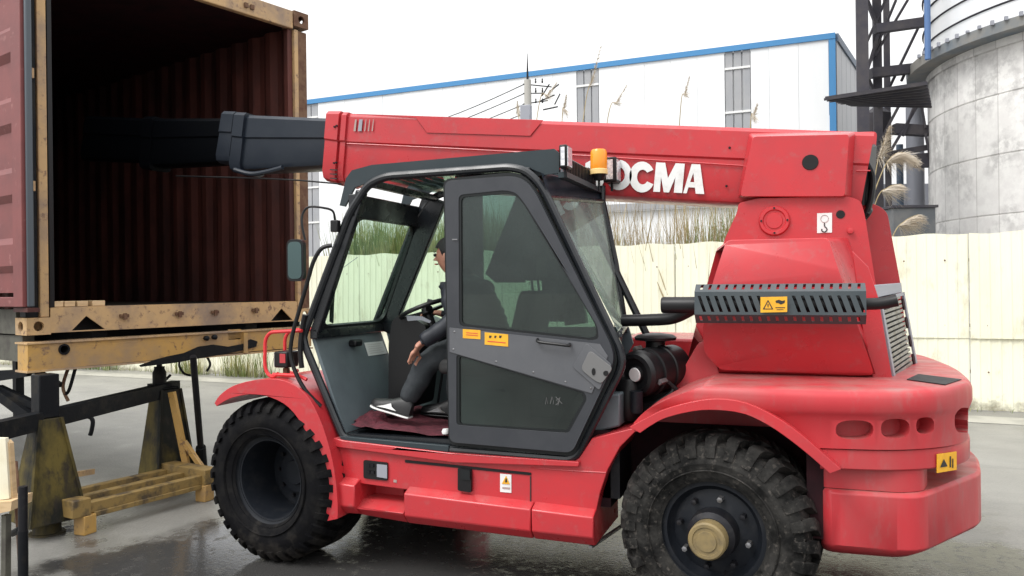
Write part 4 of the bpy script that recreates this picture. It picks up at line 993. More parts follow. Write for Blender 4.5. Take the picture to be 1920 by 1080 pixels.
pt_ = [hit(1754,851,pp_)[0], hit(1790,846,pp_)[0], hit(1790,880,pp_)[0], hit(1754,886,pp_)[0]]
for p in pt_: p += hit(1772,865,pp_)[1]*.006
nn = (pt_[1]-pt_[0]).cross(pt_[3]-pt_[0]).normalized(); nn = nn if nn.dot(CAM-pt_[0]) > 0 else -nn
ys_ = TB(MB().loft([pt_, [p+nn*.004 for p in pt_]]), 'warning_sticker', M['decal_y'], label='yellow warning sticker on the rear counterweight')
def onq(u_, v_, o_=.006): return pt_[0].lerp(pt_[1],u_).lerp(pt_[3].lerp(pt_[2],u_),v_)+nn*o_
for poly in ([(.12,.72),(.5,.72),(.31,.3)], [(.62,.2),(.68,.2),(.68,.8),(.62,.8)], [(.75,.35),(.8,.35),(.8,.85),(.75,.85)]):
    v_ = [onq(*q_) for q_ in poly]; MB().loft([v_, [p+nn*.001 for p in v_]]).build('symbol', M['decal_k'], ys_)

# ---- proud lip band round the arch, sheet inside coloured dark for grime and wheel-well shade
lin = sm(arch_in, Yr, 3)
lin2 = [(x, z+.012) for x, z in lin]
twice(MB().prism(lin2+[(x, z+.004) for x, z in reversed(lin)], Yr+.03, .47), 'arch_shade_liner', M['liner'])
band = sm(arch_out, Yr-.03) + list(reversed(sm(arch_in, Yr-.03)))
twice(MB().prism(band, Yr-.03, .32), 'fender_lip', M['red'], bevel=.010, seg=3)
# deck surface between the fenders
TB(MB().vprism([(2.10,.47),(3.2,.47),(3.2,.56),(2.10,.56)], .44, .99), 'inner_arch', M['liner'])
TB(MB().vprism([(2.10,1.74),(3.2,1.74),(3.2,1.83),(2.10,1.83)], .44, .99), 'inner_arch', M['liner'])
TB(MB().box(3.09,3.17,.03,2.27,.44,.888), 'arch_back_wall', M['liner'])  # wall behind the tyre coloured dark for the shadow there
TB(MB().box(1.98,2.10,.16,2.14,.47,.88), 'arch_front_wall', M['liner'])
gt = [G(1700,712,ZD+.002), G(1772,722,ZD+.002), G(1803,712,ZD+.002), G(1722,702,ZD+.002)]
TB(MB().loft([gt,[p+Zz*.003 for p in gt]]), 'grip_tape', M['blackmetal'])

# ---- tower plates and engine hood
YT = .90
plate_n = [(1262,745),(1290,705),(1330,560),(1358,450),(1383,396),(1384,383),(1412,372),(1592,368),(1612,380),(1622,400),(1645,555),(1674,728)]
near = TB(MB().prism(fillet(pl([(1383,396),(1384,381),(1420,372),(1590,368),(1614,376),(1622,405),(1646,560),(1674,726),(1262,735),(1300,705),(1358,450)], YT), .03), YT, YT+.04), 'tower_plate', M['red'], bevel=.006)
far = TB(MB().prism(fillet(pl([(1450,380),(1610,372),(1652,388),(1664,400),(1690,540),(1706,700),(1300,700),(1400,450)], 1.42), .06), 1.42, 1.46), 'tower_plate', M['red'], bevel=.006, label='far boom tower plate')
# base plate (lower, nearer)
YB = .52
basep = pl([(1268,728),(1300,640),(1320,585),(1600,540),(1640,540),(1672,727)], YB)
# big hood bulge lofted outward
def hood(name, back, Yb, front, Yf, m=M['red'], r=.03, bevel=.02, label=None, lean=0, ref=570):
    """box lofted out of the tower plate; lean tips the face under the reference line back inwards"""
    fp = lambda L: fillet(L, r*330, 3)
    def pt3(px, py, Y, k): return P(px, py, Y+(k*(py-ref)/140 if py > ref else k*.5*(ref-py)/140))
    b = MB().loft([[pt3(x, y, Yf, lean) for x, y in fp(front)], [pt3(x, y, Yb, 0) for x, y in fp(back)]]); return TB(b, name, m, bevel=bevel, seg=3, label=label)
hood('engine_hood', [(1345,462),(1584,448),(1612,520),(1668,728),(1275,728),(1302,620)], .86,
     [(1362,450),(1553,446),(1570,500),(1612,620),(1640,704),(1350,694),(1320,660),(1318,610),(1337,528)], .32, lean=.13, label='big red engine hood below the boom pivot')
hood('hood_base', [(1272,737),(1290,690),(1660,690),(1676,728)], .88, [(1250,742),(1276,700),(1310,640),(1330,640),(1352,712),(1668,724),(1664,727)], .50, m=M['red_dusty'], bevel=.006)
# hood top panel (upper raised panel on the tower plate)
hood('tower_bulge', [(1352,462),(1590,446),(1628,560),(1640,600),(1330,600)], YT-.002, [(1361,452),(1558,445),(1574,449),(1600,540),(1600,590),(1336,590)], YT-.18, r=.012, bevel=.014)
TB(MB().box(2.72,3.40,.90,1.42,1.17,1.56), 'tower_core', M['red_dusty'])
TB(MB().prism(pl([(1598,470),(1628,500),(1647,558),(1676,727),(1640,727),(1620,640)], .50), .50, .54), 'hood_side_plate', M['red'], bevel=.004)
# shadow gap strip below hood
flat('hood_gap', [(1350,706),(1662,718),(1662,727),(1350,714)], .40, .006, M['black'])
# pivot cap with bolts
pvc = P(1452, 414, YT)
pv = TB(MB().lathe([(.0,-.018),(.045,-.018),(.048,-.012),(.060,-.012),(.066,-.022),(.082,-.022),(.088,-.012),(.09,0)], pvc, (0,1,0), 36), 'pivot_cap', M['red'])
for k in range(4):
    t = R_(90*k); MB().lathe([(.006,-.028),(.006,-.02)], pvc+Vector((math.cos(t)*.073,0,math.sin(t)*.073)), (0,1,0), 8).build('bolt', M['black'], pv)
for px, py in ((1594,433),(1609,504)): TB(MB().lathe([(.004,-.03),(.016,-.028),(.018,0)], P(px,py,YT), (0,1,0), 12), 'bolt', M['red'])
TB(MB().lathe([(.0,-.004),(.024,-.004),(.024,.0)], P(1576,402,YT), (0,1,0), 18), 'round_hole', M['black'])
hk = flat('hook_sticker', [(1532,400),(1560,399),(1560,436),(1532,437)], YT-.001, .003, M['decal_w'], label='white crane hook sticker on the tower plate')
hkp = [P(x,y,YT-.006) for x,y in ((1546,418),(1546,424),(1550,428),(1550,432),(1546,435),(1541,433),(1541,429))]
MB().tube(smooth_path(hkp,3), .0035, 5).build('hook_symbol', M['decal_k'], hk)
MB().lathe([(.020,-.002),(.022,-.002),(.022,0),(.020,0)], P(1546,410,YT-.005), (0,1,0), 18, False).build('ring_print', M['decal_g'], hk)

# ---- radiator grille at the rear of the hood
ga = [P(1646,560,.55), P(1692,548,1.35), P(1718,690,1.35), P(1675,724,.55)]
def gq(u_, v_): return ga[0].lerp(ga[1],u_).lerp(ga[3].lerp(ga[2],u_),v_)
gn = (ga[1]-ga[0]).cross(ga[3]-ga[0]).normalized(); gn = gn if gn.x > 0 else -gn
mb = MB(); mb.loft([[p-gn*.05 for p in ga],[p-gn*.03 for p in ga]]); gr = TB(mb, 'radiator_grille', M['blackmetal'], label='slatted radiator grille on the rear of the hood')
for k in range(17):
    v_ = .05+.9*k/16; MB().bar(gq(.08,v_), gq(.82,v_), .016, .014, up=gn).build('slat', M['steel'], gr)
for u0, u1, v0, v1 in ((0,.06,0,1),(.94,1,0,1),(0,1,0,.04),(0,1,.965,1)):
    c_ = [gq(u0,v0),gq(u1,v0),gq(u1,v1),gq(u0,v1)]; MB().loft([c_,[p+gn*.012 for p in c_]]).build('frame', M['pipe'], gr)
for k in range(4):
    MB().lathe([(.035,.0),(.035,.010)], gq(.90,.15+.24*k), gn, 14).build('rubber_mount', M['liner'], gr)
rc_ = [P(1640,534,.6), P(1690,530,1.35), P(1692,548,1.35), P(1646,558,.6)]
TB(MB().loft([rc_,[p-gn*.10 for p in rc_]]), 'radiator_header', M['pipe'], bevel=.004)
TB(MB().loft([[p-gn*.06 for p in ga],[Vector((3.36,.8,ga[0].z)),Vector((3.36,1.4,ga[1].z)),Vector((3.36,1.4,ga[2].z)),Vector((3.36,.8,ga[3].z))]]), 'radiator_shroud', M['red_dusty'])

# ---- boom
YA, YZ = .96, 1.34
def boomsec(pA, pB, YA_, YZ_, zc, name, m, cut_=.05, par=None, bevel=.008, **k):
    """box section from station A to station B. pX=((px,ytop),(px,ybottom)) measured on the near face"""
    rings = []
    for (tpx, tpy), (bpx, bpy_) in (pA, pB):
        t_ = P(tpx, tpy, YA_); b_ = P(bpx, bpy_, YA_+cut_*.6); u_ = (t_-b_); ln = u_.length
        x_t, z_t, x_b, z_b = t_.x, t_.z, b_.x, b_.z
        def at(f, y): return Vector((x_b+(x_t-x_b)*f, y, z_b+(z_t-z_b)*f))
        c = cut_; f1 = c/ln
        rings.append([at(1-.025/ln,YA_), at(.60,YA_), at(.60-.012/ln,YA_+.012), at(f1,YA_+.012), at(f1*.3,YA_+.012+c*.3), at(0,YA_+.012+c), at(0,YZ_-.012-c), at(f1*.3,YZ_-.012-c*.3), at(f1,YZ_-.012), at(.60-.012/ln,YZ_-.012), at(.60,YZ_), at(1-.025/ln,YZ_), at(1,YZ_-.025), at(1,YA_+.025)])
    return TB(MB().loft(rings), name, m, par, bevel=0, smooth=25, **k)
b1 = boomsec((((636,212),(632,343))), (((1640,247),(1612,396))), YA, YZ, 0, 'boom_outer_section', M['red'], label='red outer boom section lettered in white')
# front collars
boomsec(((612,207),(607,338)), ((636,207),(630,346)), YA-.025, YZ+.025, 0, 'collar', M['red'], .07, par=b1)
boomsec(((641,209),(636,344)), ((650,209),(645,345)), YA-.018, YZ+.018, 0, 'collar', M['red'], .07, par=b1)
for (x_, y_) in ((628,238),(632,236),(627,306),(631,305)):
    MB().lathe([(.007,-.012),(.008,0)], P(x_,y_,YA-.024), (0,1,0), 8).build('bolt', M['blackmetal'], b1)
for yy in (318,326,334): MB().bar(P(619,yy,YA-.028), P(632,yy+1,YA-.028), .008).build('slot', M['decal_k'], b1)
# mid sections (dark)
b2_ = boomsec(((440,214),(436,322)), ((640,222),(636,312)), YA+.04, YZ-.04, 0, 'boom_middle_section', M['boom_dark'])
boomsec(((439,209),(432,322)), ((458,210),(452,326)), YA+.015, YZ-.015, 0, 'collar', M['boom_dark'], .07, par=b2_)
boomsec(((416,207),(406,305)), ((438,208),(432,306)), YA+.03, YZ-.03, 0, 'collar', M['boom_dark'], .06, par=b2_)
MB().tube(smooth_path([P(440,318,YA), P(470,326,YA), P(500,322,YA), P(530,314,YA)],4), .018, 8).build('wear_pad', M['boom_dark'], b2_)
b3_ = boomsec(((285,221),(281,312)), ((420,221),(414,306)), YA+.07, YZ-.07, 0, 'boom_inner_section', M['boom_shade'])
b4_ = boomsec(((160,216),(152,300)), ((290,222),(286,304)), YA+.10, YZ-.10, 0, 'boom_head', M['boom_shade'])
boomsec(((268,217),(262,316)), ((286,217),(281,318)), YA+.05, YZ-.05, 0, 'collar', M['boom_shade'], .05, par=b3_)
# return cable under boom
TB(MB().tube([P(330,330,YA), P(480,334,YA), P(560,338,YA), P(640,345,YA)], .006, 6), 'cable', M['black'])
# crease/weld line and access plate, seam lines as thin ribs
YW = YA-.002
def rib(name, pts, w, m, par=b1, Y=YA-.001):
    L = [P(x,y,Y) for x,y in pts]; return MB().tube(L, w, 5).build(name, m, par)
rib('weld_seam', [(650,269),(840,278),(1100,292),(1397,311)], .0045, M['red'])
rib('weld_seam', [(1606,320),(1632,320)], .004, M['red'])
ap = TB(MB().prism(pl([(648,213),(1019,225),(995,255),(800,249),(780,222)], YA-.004), YA-.008, YA-.001), 'reinforcing_plate', M['red'], b1, bevel=.003)
for x_, y_ in ((1368,277),(1362,349)): MB().lathe([(.006,-.008),(.008,0)], P(x_,y_,YA), (0,1,0), 8).build('bolt', M['blackmetal'], b1)
for k, (x0, x1) in enumerate(((663,669),(671,680),(683,687),(690,694),(697,701))):
    MB().prism(pl([(x0,246),(x0+3,224),(x1,224),(x1-2,246)], YA-.009), YA-.011, YA-.0085).build('faded_print', M['decal_g'] if k != 1 else M['pipe'], b1)
# boom head box over the pivot: side doubler plate
dbl = TB(MB().loft([[Vector((x,YA-.10,z)) for x,z in fillet(pl([(1412,256),(1592,252),(1584,368),(1388,368)], YA-.10), .02)],
                    [Vector((x,YA-.002,z)) for x,z in fillet(pl([(1404,250),(1604,247),(1596,372),(1383,372)], YA-.002), .02)]]), 'pivot_box', M['red'], bevel=.012, seg=3)
TB(MB().lathe([(.0,-.106),(.043,-.106),(.046,-.098)], P(1519,309,YA)+Vector((0,0,0)), (0,1,0), 24), 'round_hole', M['black'])
# rear end of boom: opening with hoses
re_ = [P(1612,290,YA+.01), P(1636,262,YA+.15)]
ra = [P(1616,300,YA), P(1644,252,YZ), P(1636,385,YZ), P(1612,392,YA)]
TB(MB().prism(fillet(pl([(1600,248),(1645,246),(1638,330),(1625,400),(1596,396)], YZ-.02), .03), YZ-.02, YZ+.01), 'boom_end_plate', M['red'], bevel=.004)
TB(MB().loft([[P(1624,275,YA+.1),P(1640,270,YZ-.05),P(1634,380,YZ-.05),P(1616,385,YA+.1)], [P(1628,275,YA+.1),P(1644,275,YZ-.05),P(1638,380,YZ-.05),P(1620,385,YA+.1)]]), 'end_opening', M['black'])
for k in range(5):
    o__ = k*4; pts = [P(1622+o__*.6,300+k*4,1.1+.04*k), P(1636-o__*.3,330,1.12+.04*k), P(1634-o__*.4,370+k*3,1.1+.05*k), P(1622+o__*.5,405-k*2,1.1), P(1610,420,1.15)]
    TB(MB().tube(smooth_path(pts,6), .017, 8), 'hydraulic_hose', M['black'] if k != 2 else M['pipe'])
# lettering
def arc_(cx, cy, rx, ry, a0, a1, n=16): return [(cx+rx*math.cos(R_(a0+(a1-a0)*i/n)), cy+ry*math.sin(R_(a0+(a1-a0)*i/n))) for i in range(n+1)]
YL = YA-.001; LT = MB()
def glyph(out, holes=()): LT.prism(pl(out, YL), YL-.003, YL, [pl(h_, YL) for h_ in holes])
glyph(arc_(1160,328,25,28.5,0,345,24), [arc_(1160,328,12,15,0,330,12)])
glyph(arc_(1204,332,24,29,28,332,22)+list(reversed(arc_(1205,332,10.5,14,36,324,14))))
glyph([(1225,359.5),(1230.5,304.5),(1247.5,305.3),(1252.5,334),(1267,306.2),(1284,307),(1279,362),(1263.5,361.2),(1266.5,332),(1254.5,361),(1244.5,360.4),(1239.5,331),(1237.5,360)])
glyph([(1281,362.2),(1297,307.6),(1313,308.4),(1320.5,364),(1304.5,363.2),(1303.2,351.8),(1291,351.2),(1287.5,362.5)], [[(1294,341.4),(1302,341.8),(1300.2,324)]])
glyph([(1128,300.5),(1110,299.5),(1098,306),(1097,320),(1104,329),(1117,334),(1118,342),(1110,344),(1096,343),(1095,355),(1112,357),(1127,352),(1132,342),(1130,328),(1122,321),(1110,317),(1112,312),(1129,313)])
LT.build('lettering', M['decal_w'], b1, label='white capital lettering on the boom', smooth=0)
lo_ = P(1164,330,YA); MB().lathe([(.019,-.002),(.023,-.002),(.023,0),(.019,0)], lo_-Vector((0,.004,0)), (0,1,0), 20, False).build('round_emblem', M['decal_r'], b1)
MB().lathe([(.0,-.002),(.010,-.002),(.010,0)], lo_-Vector((0,.004,0)), (0,1,0), 5).build('emblem_star', M['decal_r'], b1)

# ---- exhaust guard
def guard():
    Yg = .24; c0 = P(1306,570,Yg); c1 = P(1622,570,Yg); rg = .105
    cx0, cx1, cz0, cz1 = c0.x, c1.x, c0.z, c1.z
    axd = (c1-c0); Lg = axd.length; axd.normalize()
    g = None; parts_ = MB(); nh = 19
    ang_ = [(100,142),(142,210),(210,250),(58,100)]     # facets, degrees measured in YZ: 90=up, 180=towards camera
    for fi_, (a0, a1) in enumerate(ang_):
        def rp(a): return Vector((0, math.cos(R_(a)), math.sin(R_(a))))*rg
        p0 = c0+rp(a1); p1 = c0+rp(a0); up_ = (p1-p0); h_ = up_.length; up_.normalize(); nn_ = axd.cross(up_).normalized()
        if nn_.dot(rp((a0+a1)/2)) > 0: nn_ = -nn_
        holes = []
        for k in range(nh):
            x = Lg*(k+.75)/(nh+.5); w_ = .014
            if fi_ == 0: holes.append([(x-w_*.5, h_*.30),(x+w_*.5, h_*.30),(x+w_*.8, h_*.93),(x-w_*.2, h_*.93)])
            elif fi_ == 1:
                if .40 < x/Lg < .56: continue
                holes.append([(x+.012, h_*.12),(x+.028, h_*.12),(x+.0, h_*.82),(x-.016, h_*.82)])
            elif fi_ == 2: holes.append([(x-w_*.5, h_*.25),(x+w_*.5, h_*.25),(x+w_*.2, h_*.8),(x-w_*.8, h_*.8)])
        parts_.plate(p0, axd, up_, nn_, [(0,0),(Lg,0),(Lg,h_),(0,h_)], holes, .004)
    g = TB(parts_, 'exhaust_guard', M['guard'], smooth=0, label='slotted grey exhaust guard along the hood')
    MB().tube([c0+axd*.01, c1-axd*.01], .055, 20).build('silencer', M['black'], g)
    # sticker
    s_ = [P(1426,557,Yg-rg-.004), P(1476,556,Yg-rg-.004), P(1476,585,Yg-rg-.004), P(1426,586,Yg-rg-.004)]
    s2 = MB().loft([s_, [p-Vector((0,.003,0)) for p in s_]]).build('warning_sticker', M['decal_y'], g, label='yellow hot surface sticker on the exhaust guard')
    Yq = Yg-rg-.0085
    for nm_, L_ in (('symbol',[(1431,580),(1436,570),(1440,562),(1449,580),(1445.5,578.2),(1440,566),(1434.5,578.2),(1445.5,578.2),(1449,580)]),):
        MB().prism(pl([(1430,580),(1440,562),(1450,580)],Yq), Yq, Yq+.0012, [pl([(1433,578.5),(1440,565.5),(1447,578.5)],Yq)]).build('symbol', M['decal_k'], g)
    for L_ in ([(1454,564),(1460,562),(1466,564),(1472,563),(1471,568),(1464,571),(1459,568),(1455,568)], [(1454,576),(1472,576),(1472,577.5),(1454,577.5)], [(1456,580),(1469,580),(1469,581),(1456,581)], [(1438.8,570),(1441.2,570),(1440.6,576),(1439.4,576)]):
        MB().prism(pl(L_,Yq), Yq, Yq+.0012).build('symbol', M['decal_k'], g)
    return c0, c1, axd
c0, c1, axd = guard()
TB(MB().lathe([(.028,.0),(.040,.002),(.044,.012),(.044,.22)], P(1240,572,.24), axd, 20), 'exhaust_pipe', M['black'])
TB(MB().tube(smooth_path([P(1168,601,.45), P(1215,600,.42), P(1262,596,.38), P(1300,578,.34)],5), .034, 14), 'exhaust_elbow', M['black'])
TB(MB().tube(smooth_path([P(1615,570,.26), P(1650,569,.26), P(1682,563,.26)],4), [.030]*8+[.031], 14), 'tail_pipe', M['black'])
# ---- air cleaner and pre-cleaner
ac = P(1193,702,.30); aax = Vector((.42,.80,.06)).normalized()
a_ = TB(MB().lathe([(.0,-.012),(.045,-.012),(.05,-.0),(.082,-.004),(.09,-.015),(.112,-.010),(.128,.01),(.130,.05),(.124,.055),(.124,.09),(.135,.094),(.135,.12),(.126,.124),(.126,.20),(.134,.204),(.134,.23),(.122,.24),(.122,.34),(.07,.38)], ac, aax, 40), 'air_cleaner', M['black'], label='black round air cleaner behind the cab')
MB().lathe([(.0,-.018),(.036,-.018),(.040,-.010)], ac, aax, 24).build('cap_disc', M['white'], a_)
for k in range(3): 
    t = 1+2.1*k; u_ = aax.orthogonal().normalized(); w_ = aax.cross(u_); q_ = ac+aax*.06+(u_*math.cos(t)+w_*math.sin(t))*.136; MB().obox(q_, aax*.03, w_*.012, u_*.012).build('clip', M['steel'], a_)
nk_ = P(1229,652,.52)
MB().lathe([(.055,-.06),(.055,.035),(.07,.04),(.115,.045),(.12,.06),(.10,.075),(.03,.085)], nk_, Zz, 28).build('rain_cap', M['black'], a_)
TB(MB().lathe([(.0,.0),(.06,.01),(.075,.04),(.075,.20),(.06,.24),(.03,.25)], P(1180,790,.35), Zz, 24), 'fuel_filter', M['black'])
TB(MB().lathe([(.0,.0),(.03,.003),(.034,.02),(.034,.12)], P(1194,775,.24), Zz, 18), 'filter_bowl', M['rim'])
TB(MB().box(P(1150,760,.5).x, P(1270,760,.5).x, .50,.9,.85,1.20), 'engine_block', M['black'], bevel=.02)
for k in range(4): TB(MB().tube(smooth_path([P(1240+k*9,705+k*8,.35), P(1262+k*5,730+k*4,.36), P(1235+k*6,752,.33), P(1205,770-k*4,.36)],5), .012, 7), 'engine_hose', M['black'])
# red far side bodywork seen between the cab and hood
TB(MB().prism(pl([(1165,632),(1310,636),(1310,760),(1165,760)], 1.55), 1.55, 2.28), 'engine_cover', M['red'], bevel=.02, seg=3)
TB(MB().prism(pl([(1116,742),(1162,738),(1162,800),(1108,812)], .18), .18, .85), 'cab_rear_box', M['greyin'], bevel=.01)

# ================================================================== CAB
Y0, Y1 = .08, .92
loop = [(645,824),(572,648),(569,630),(655,400),(690,346),(722,331),(955,314),(985,320),(1008,340),(1024,366),(1162,655),(1167,680),(1160,700),(1078,862),(845,843)]
lp_ = [P(x,y,Y0) for x,y in loop]
def closed(pts, r): L = fillet([(p.x,p.z) for p in pts], r, 5); return L
near_l = closed(lp_, .06)
cabf = TB(MB().tube([Vector((x,Y0,z)) for x,z in near_l]+[Vector((near_l[0][0],Y0,near_l[0][1]))], .024, 10), 'cab_frame', M['char'], label='rounded charcoal tube frame of the cab')
MB().tube([Vector((x,Y1,z)) for x,z in near_l]+[Vector((near_l[0][0],Y1,near_l[0][1]))], .024, 8).build('side_tube', M['char'], cabf)
def z_(px, py, Y=Y0): return P(px,py,Y).z
xa = lambda px, py, Y=Y0: P(px,py,Y).x
# inner black seal frame of the opening
# front: windshield edges
WB = P(590,617,Y0); WT = P(660,403,Y0)
xb, zb = WB.x, WB.z; xt, zt_ = WT.x, WT.z
def cross(name, x, z, w, h, m=M['char'], y0=Y0, y1=Y1): return MB().bar((x,y0,z),(x,y1,z), w, h).build(name, m, cabf, .006)
cross('front_bar', xb-.01, zb-.03, .05, .06); cross('front_bar', xt+.0, zt_+.055, .05, .14)
xr2, zr2 = lp_[4].x, lp_[4].z; cross('roof_bar', P(700,342,Y0).x, P(700,342,Y0).z-.01, .05, .04)
cross('roof_bar', P(985,322,Y0).x, P(985,322,Y0).z, .05, .05)
# far front pillar (broad) and near inner pillar trim
def strip(name, p, q_, w, Y, d, m): 
    return MB().bar((p.x,Y,p.z),(q_.x,Y,q_.z), d, w, up=(1,0,0)).build(name, m, cabf, .008)
dW = (WT-WB).normalized(); perp = Vector((dW.z,0,-dW.x))
MB().loft([[Vector((xb+o*perp.x-dW.x*.05, y, zb+o*perp.z-dW.z*.05)) for o, y in ((-.02,Y1-.02),(.10,Y1-.02),(.10,Y1+.03),(-.02,Y1+.03))],
           [Vector((xt+o*perp.x+dW.x*.22, y, zt_+o*perp.z+dW.z*.22)) for o, y in ((-.02,Y1-.02),(.16,Y1-.02),(.16,Y1+.03),(-.02,Y1+.03))]]).build('front_pillar', M['char'], cabf, .01)
MB().loft([[Vector((xb+o*perp.x-dW.x*.02, y, zb+o*perp.z-dW.z*.02)) for o, y in ((-.03,Y0),(.03,Y0),(.03,Y0+.05),(-.03,Y0+.05))],
           [Vector((xt+o*perp.x+dW.x*.15, y, zt_+o*perp.z+dW.z*.15)) for o, y in ((-.03,Y0),(.03,Y0),(.03,Y0+.05),(-.03,Y0+.05))]]).build('front_pillar', M['char'], cabf, .008)
# windshield glass
ws_ = [Vector((xb,Y0+.04,zb)), Vector((xb,Y1-.01,zb)), Vector((xt,Y1-.01,zt_)), Vector((xt,Y0+.04,zt_))]
TB(MB().loft([ws_,[p+perp*.005 for p in ws_]]), 'windscreen', M['glass_light'], smooth=0)
# seal ring round the windscreen (rounded corners)
mb = MB(); wd = (Y1-Y0-.05); hh = (WT-WB).length
mb.plate(Vector((xb,Y0+.04,zb))-perp*.012, Vector((0,1,0)), dW, perp, [(0,-.02),(wd,-.02),(wd,hh+.02),(0,hh+.02)], [fillet([(.015,.02),(wd-.015,.02),(wd-.015,hh-.015),(.015,hh-.015)], .09, 6)], .024)
mb.build('windscreen_seal', M['seal'], cabf)
# roof: solid back, slatted skylight at the front
zr_ = lp_[6].z-.01
xr0 = P(712,338,Y0).x; xr1 = P(985,322,Y0).x; xs1 = P(850,322,Y0).x
rf = TB(MB().box(xs1, xr1, Y0+.02, Y1-.02, zr_-.02, zr_+.01), 'roof', M['char'], bevel=.01)
TB(MB().box(xr0, xs1, Y0+.02, Y1-.02, zr_-.008, zr_-.003), 'roof_window', M['glass_light'])
# roof rack (falling object guard)
def rack_side(Y, name='rack_side'):
    pts = pl([(640,386),(652,335),(663,320),(700,310),(1041,280),(1050,287),(1050,325),(1000,332),(960,312),(722,328),(690,344),(668,352),(650,388)], Y)
    return pts
rp_ = rack_side(Y0+.06); rk = TB(MB().prism(rp_, Y0+.04, Y0+.055), 'roof_rack', M['slate'], label='dark slate guard rack over the cab roof')
MB().prism(rp_, Y1-.055, Y1-.04).build('rack_side', M['slate'], rk)
xk0 = P(665,322,Y0).x; xk1 = P(1045,300,Y0).x; zk1 = P(1045,300,Y0+.05).z; zk0 = P(665,325,Y0+.05).z
for k in range(14):
    t = (k+.5)/14; x = xk0+(xk1-xk0)*t; z = zk0+(zk1-zk0)*t
    MB().bar((x,Y0+.056,z),(x,Y1-.056,z), .05, .008).build('rack_bar', M['slate'], rk)
# rear cross plate with ribs
xR = xk1+.0; MB().box(xR, xR+.012, Y0+.056, Y1-.04, zk1-.075, zk1+.03).build('rear_plate', M['pipe'], rk)
for k in range(20):
    y = Y0+.12+k*.033; MB().box(xR+.012, xR+.024, y, y+.012, zk1-.06, zk1+.02).build('rib', M['blackmetal'], rk)
MB().bar((xR+.02,Y0+.03,zk1-.085),(xR+.02,Y1+.02,zk1-.085), .05,.03).build('rear_rail', M['slate'], rk)
def worklight(c, name='work_light', sz=.045, wx=.022):
    w = TB(MB().obox(c, Vector((wx,0,0)), Vector((0,sz*.9,0)), Vector((0,0,sz*1.15))), name, M['black'], bevel=.008)
    MB().obox(c+Vector((wx+.002,0,0)), Vector((.003,0,0)), Vector((0,sz*.72,0)), Vector((0,0,sz*.95))).build('lens', M['lampglass'], w)
    MB().obox(c+Vector((0,-sz*.92,0)), Vector((wx*.5,0,0)), Vector((0,.003,0)), Vector((0,0,sz*.9))).build('lens', M['lampglass'], w)
    MB().bar(c-Vector((.0,0,sz*1.1)), c-Vector((0,0,sz*1.9)), .014).build('bracket', M['blackmetal'], w); return w
worklight(P(1050,296,Y0+.03)+Vector((.03,0,0)), sz=.055)
worklight(P(1147,320,Y1-.02)+Vector((0,0,0)), sz=.068, wx=.042)
bc = P(1123,327,Y1-.22)
bcn = TB(MB().lathe([(.055,0),(.055,.028),(.050,.032)], bc+Vector((0,0,.0)), Zz, 24), 'beacon', M['amber_base'], label='amber warning beacon on the rear of the cab roof')
MB().lathe([(.050,.032),(.052,.04),(.050,.135),(.042,.150),(.0,.154)], bc, Zz, 24).build('amber_lens', M['amber'], bcn)
MB().lathe([(.03,-.035),(.045,-.002)], bc, Zz, 16).build('mount', M['black'], bcn)
MB().tube([bc-Zz*.03, bc-Zz*.10-Vector((.0,.0,0))], .008, 6).build('cable', M['black'], bcn)
# far side glass & lower panels
fs = [(x,z) for x,z in near_l]
xs0 = xb+.14
side_poly = pl([(700,612),(838,372),(850,362),(1010,372),(1030,395),(1135,590),(1135,618)], Y1)
TB(MB().prism(side_poly, Y1-.004, Y1+.004), 'side_window', M['glass_light'])
wallp = [(lp_[0].x+.0, .80),(xb+.02, zb-.03),(2.05, zb-.02),(2.08,1.30),(1.80,.80)]
TB(MB().prism(wallp, Y1-.01, Y1+.012), 'side_wall', M['greyin'])
# front lower wall
fl0 = Vector((P(645,818,Y0).x, 0, .80)); fl1 = Vector((xb-.02,0,zb-.04))
v_ = [Vector((fl0.x,Y0+.02,fl0.z)), Vector((fl0.x,Y1-.01,fl0.z)), Vector((fl1.x,Y1-.01,fl1.z)), Vector((fl1.x,Y0+.02,fl1.z))]
TB(MB().loft([v_,[p-Vector((.02,0,.008)) for p in v_]]), 'front_wall', M['greyin'], label='grey lower front wall inside the cab')
fwn = (v_[1]-v_[0]).cross(v_[3]-v_[0]).normalized(); fwn = fwn if fwn.x > 0 else -fwn
def onfw(px, py):
    d = ray(px,py); return CAM+d*((v_[0]-CAM).dot(fwn)/d.dot(fwn))
pw = [onfw(x,y)+fwn*.003 for x,y in ((682,643),(716,640),(725,663),(690,668))]
TB(MB().loft([pw,[p+fwn*.002 for p in pw]]), 'notice_sheet', M['white'], label='white printed sheet stuck inside the cab')
for k in range(5):
    a = pw[0].lerp(pw[3], .18+.16*k).lerp(pw[1].lerp(pw[2], .18+.16*k), .1)+fwn*.003; b_ = pw[0].lerp(pw[3], .18+.16*k).lerp(pw[1].lerp(pw[2], .18+.16*k), .85-.1*(k%2))+fwn*.003
    TB(MB().bar(a,b_,.003,.001), 'print_line', M['decal_g'])
wm = onfw(660,646)+fwn*.03; TB(MB().obox(wm, Vector((.03,0,0)), Vector((0,.045,0)), Vector((0,0,.022))), 'wiper_motor', M['black'], bevel=.012)
# wiper on the windscreen
def onws(px, py):
    d = ray(px,py); n_ = perp; return CAM+d*((WB-CAM).dot(n_)/d.dot(n_))-perp*.02
wp_ = TB(MB().tube(smooth_path([onws(628,607), onws(630,560), onws(636,520), onws(640,490)],5), .008, 6), 'wiper', M['black'])
MB().tube(smooth_path([onws(625,605), onws(626,570), onws(630,535), onws(643,492)],5), .009, 5).build('wiper_blade', M['black'], wp_)
TB(MB().tube([onws(640,510), onws(676,484)], .002, 4), 'crack_line', M['pipe'])
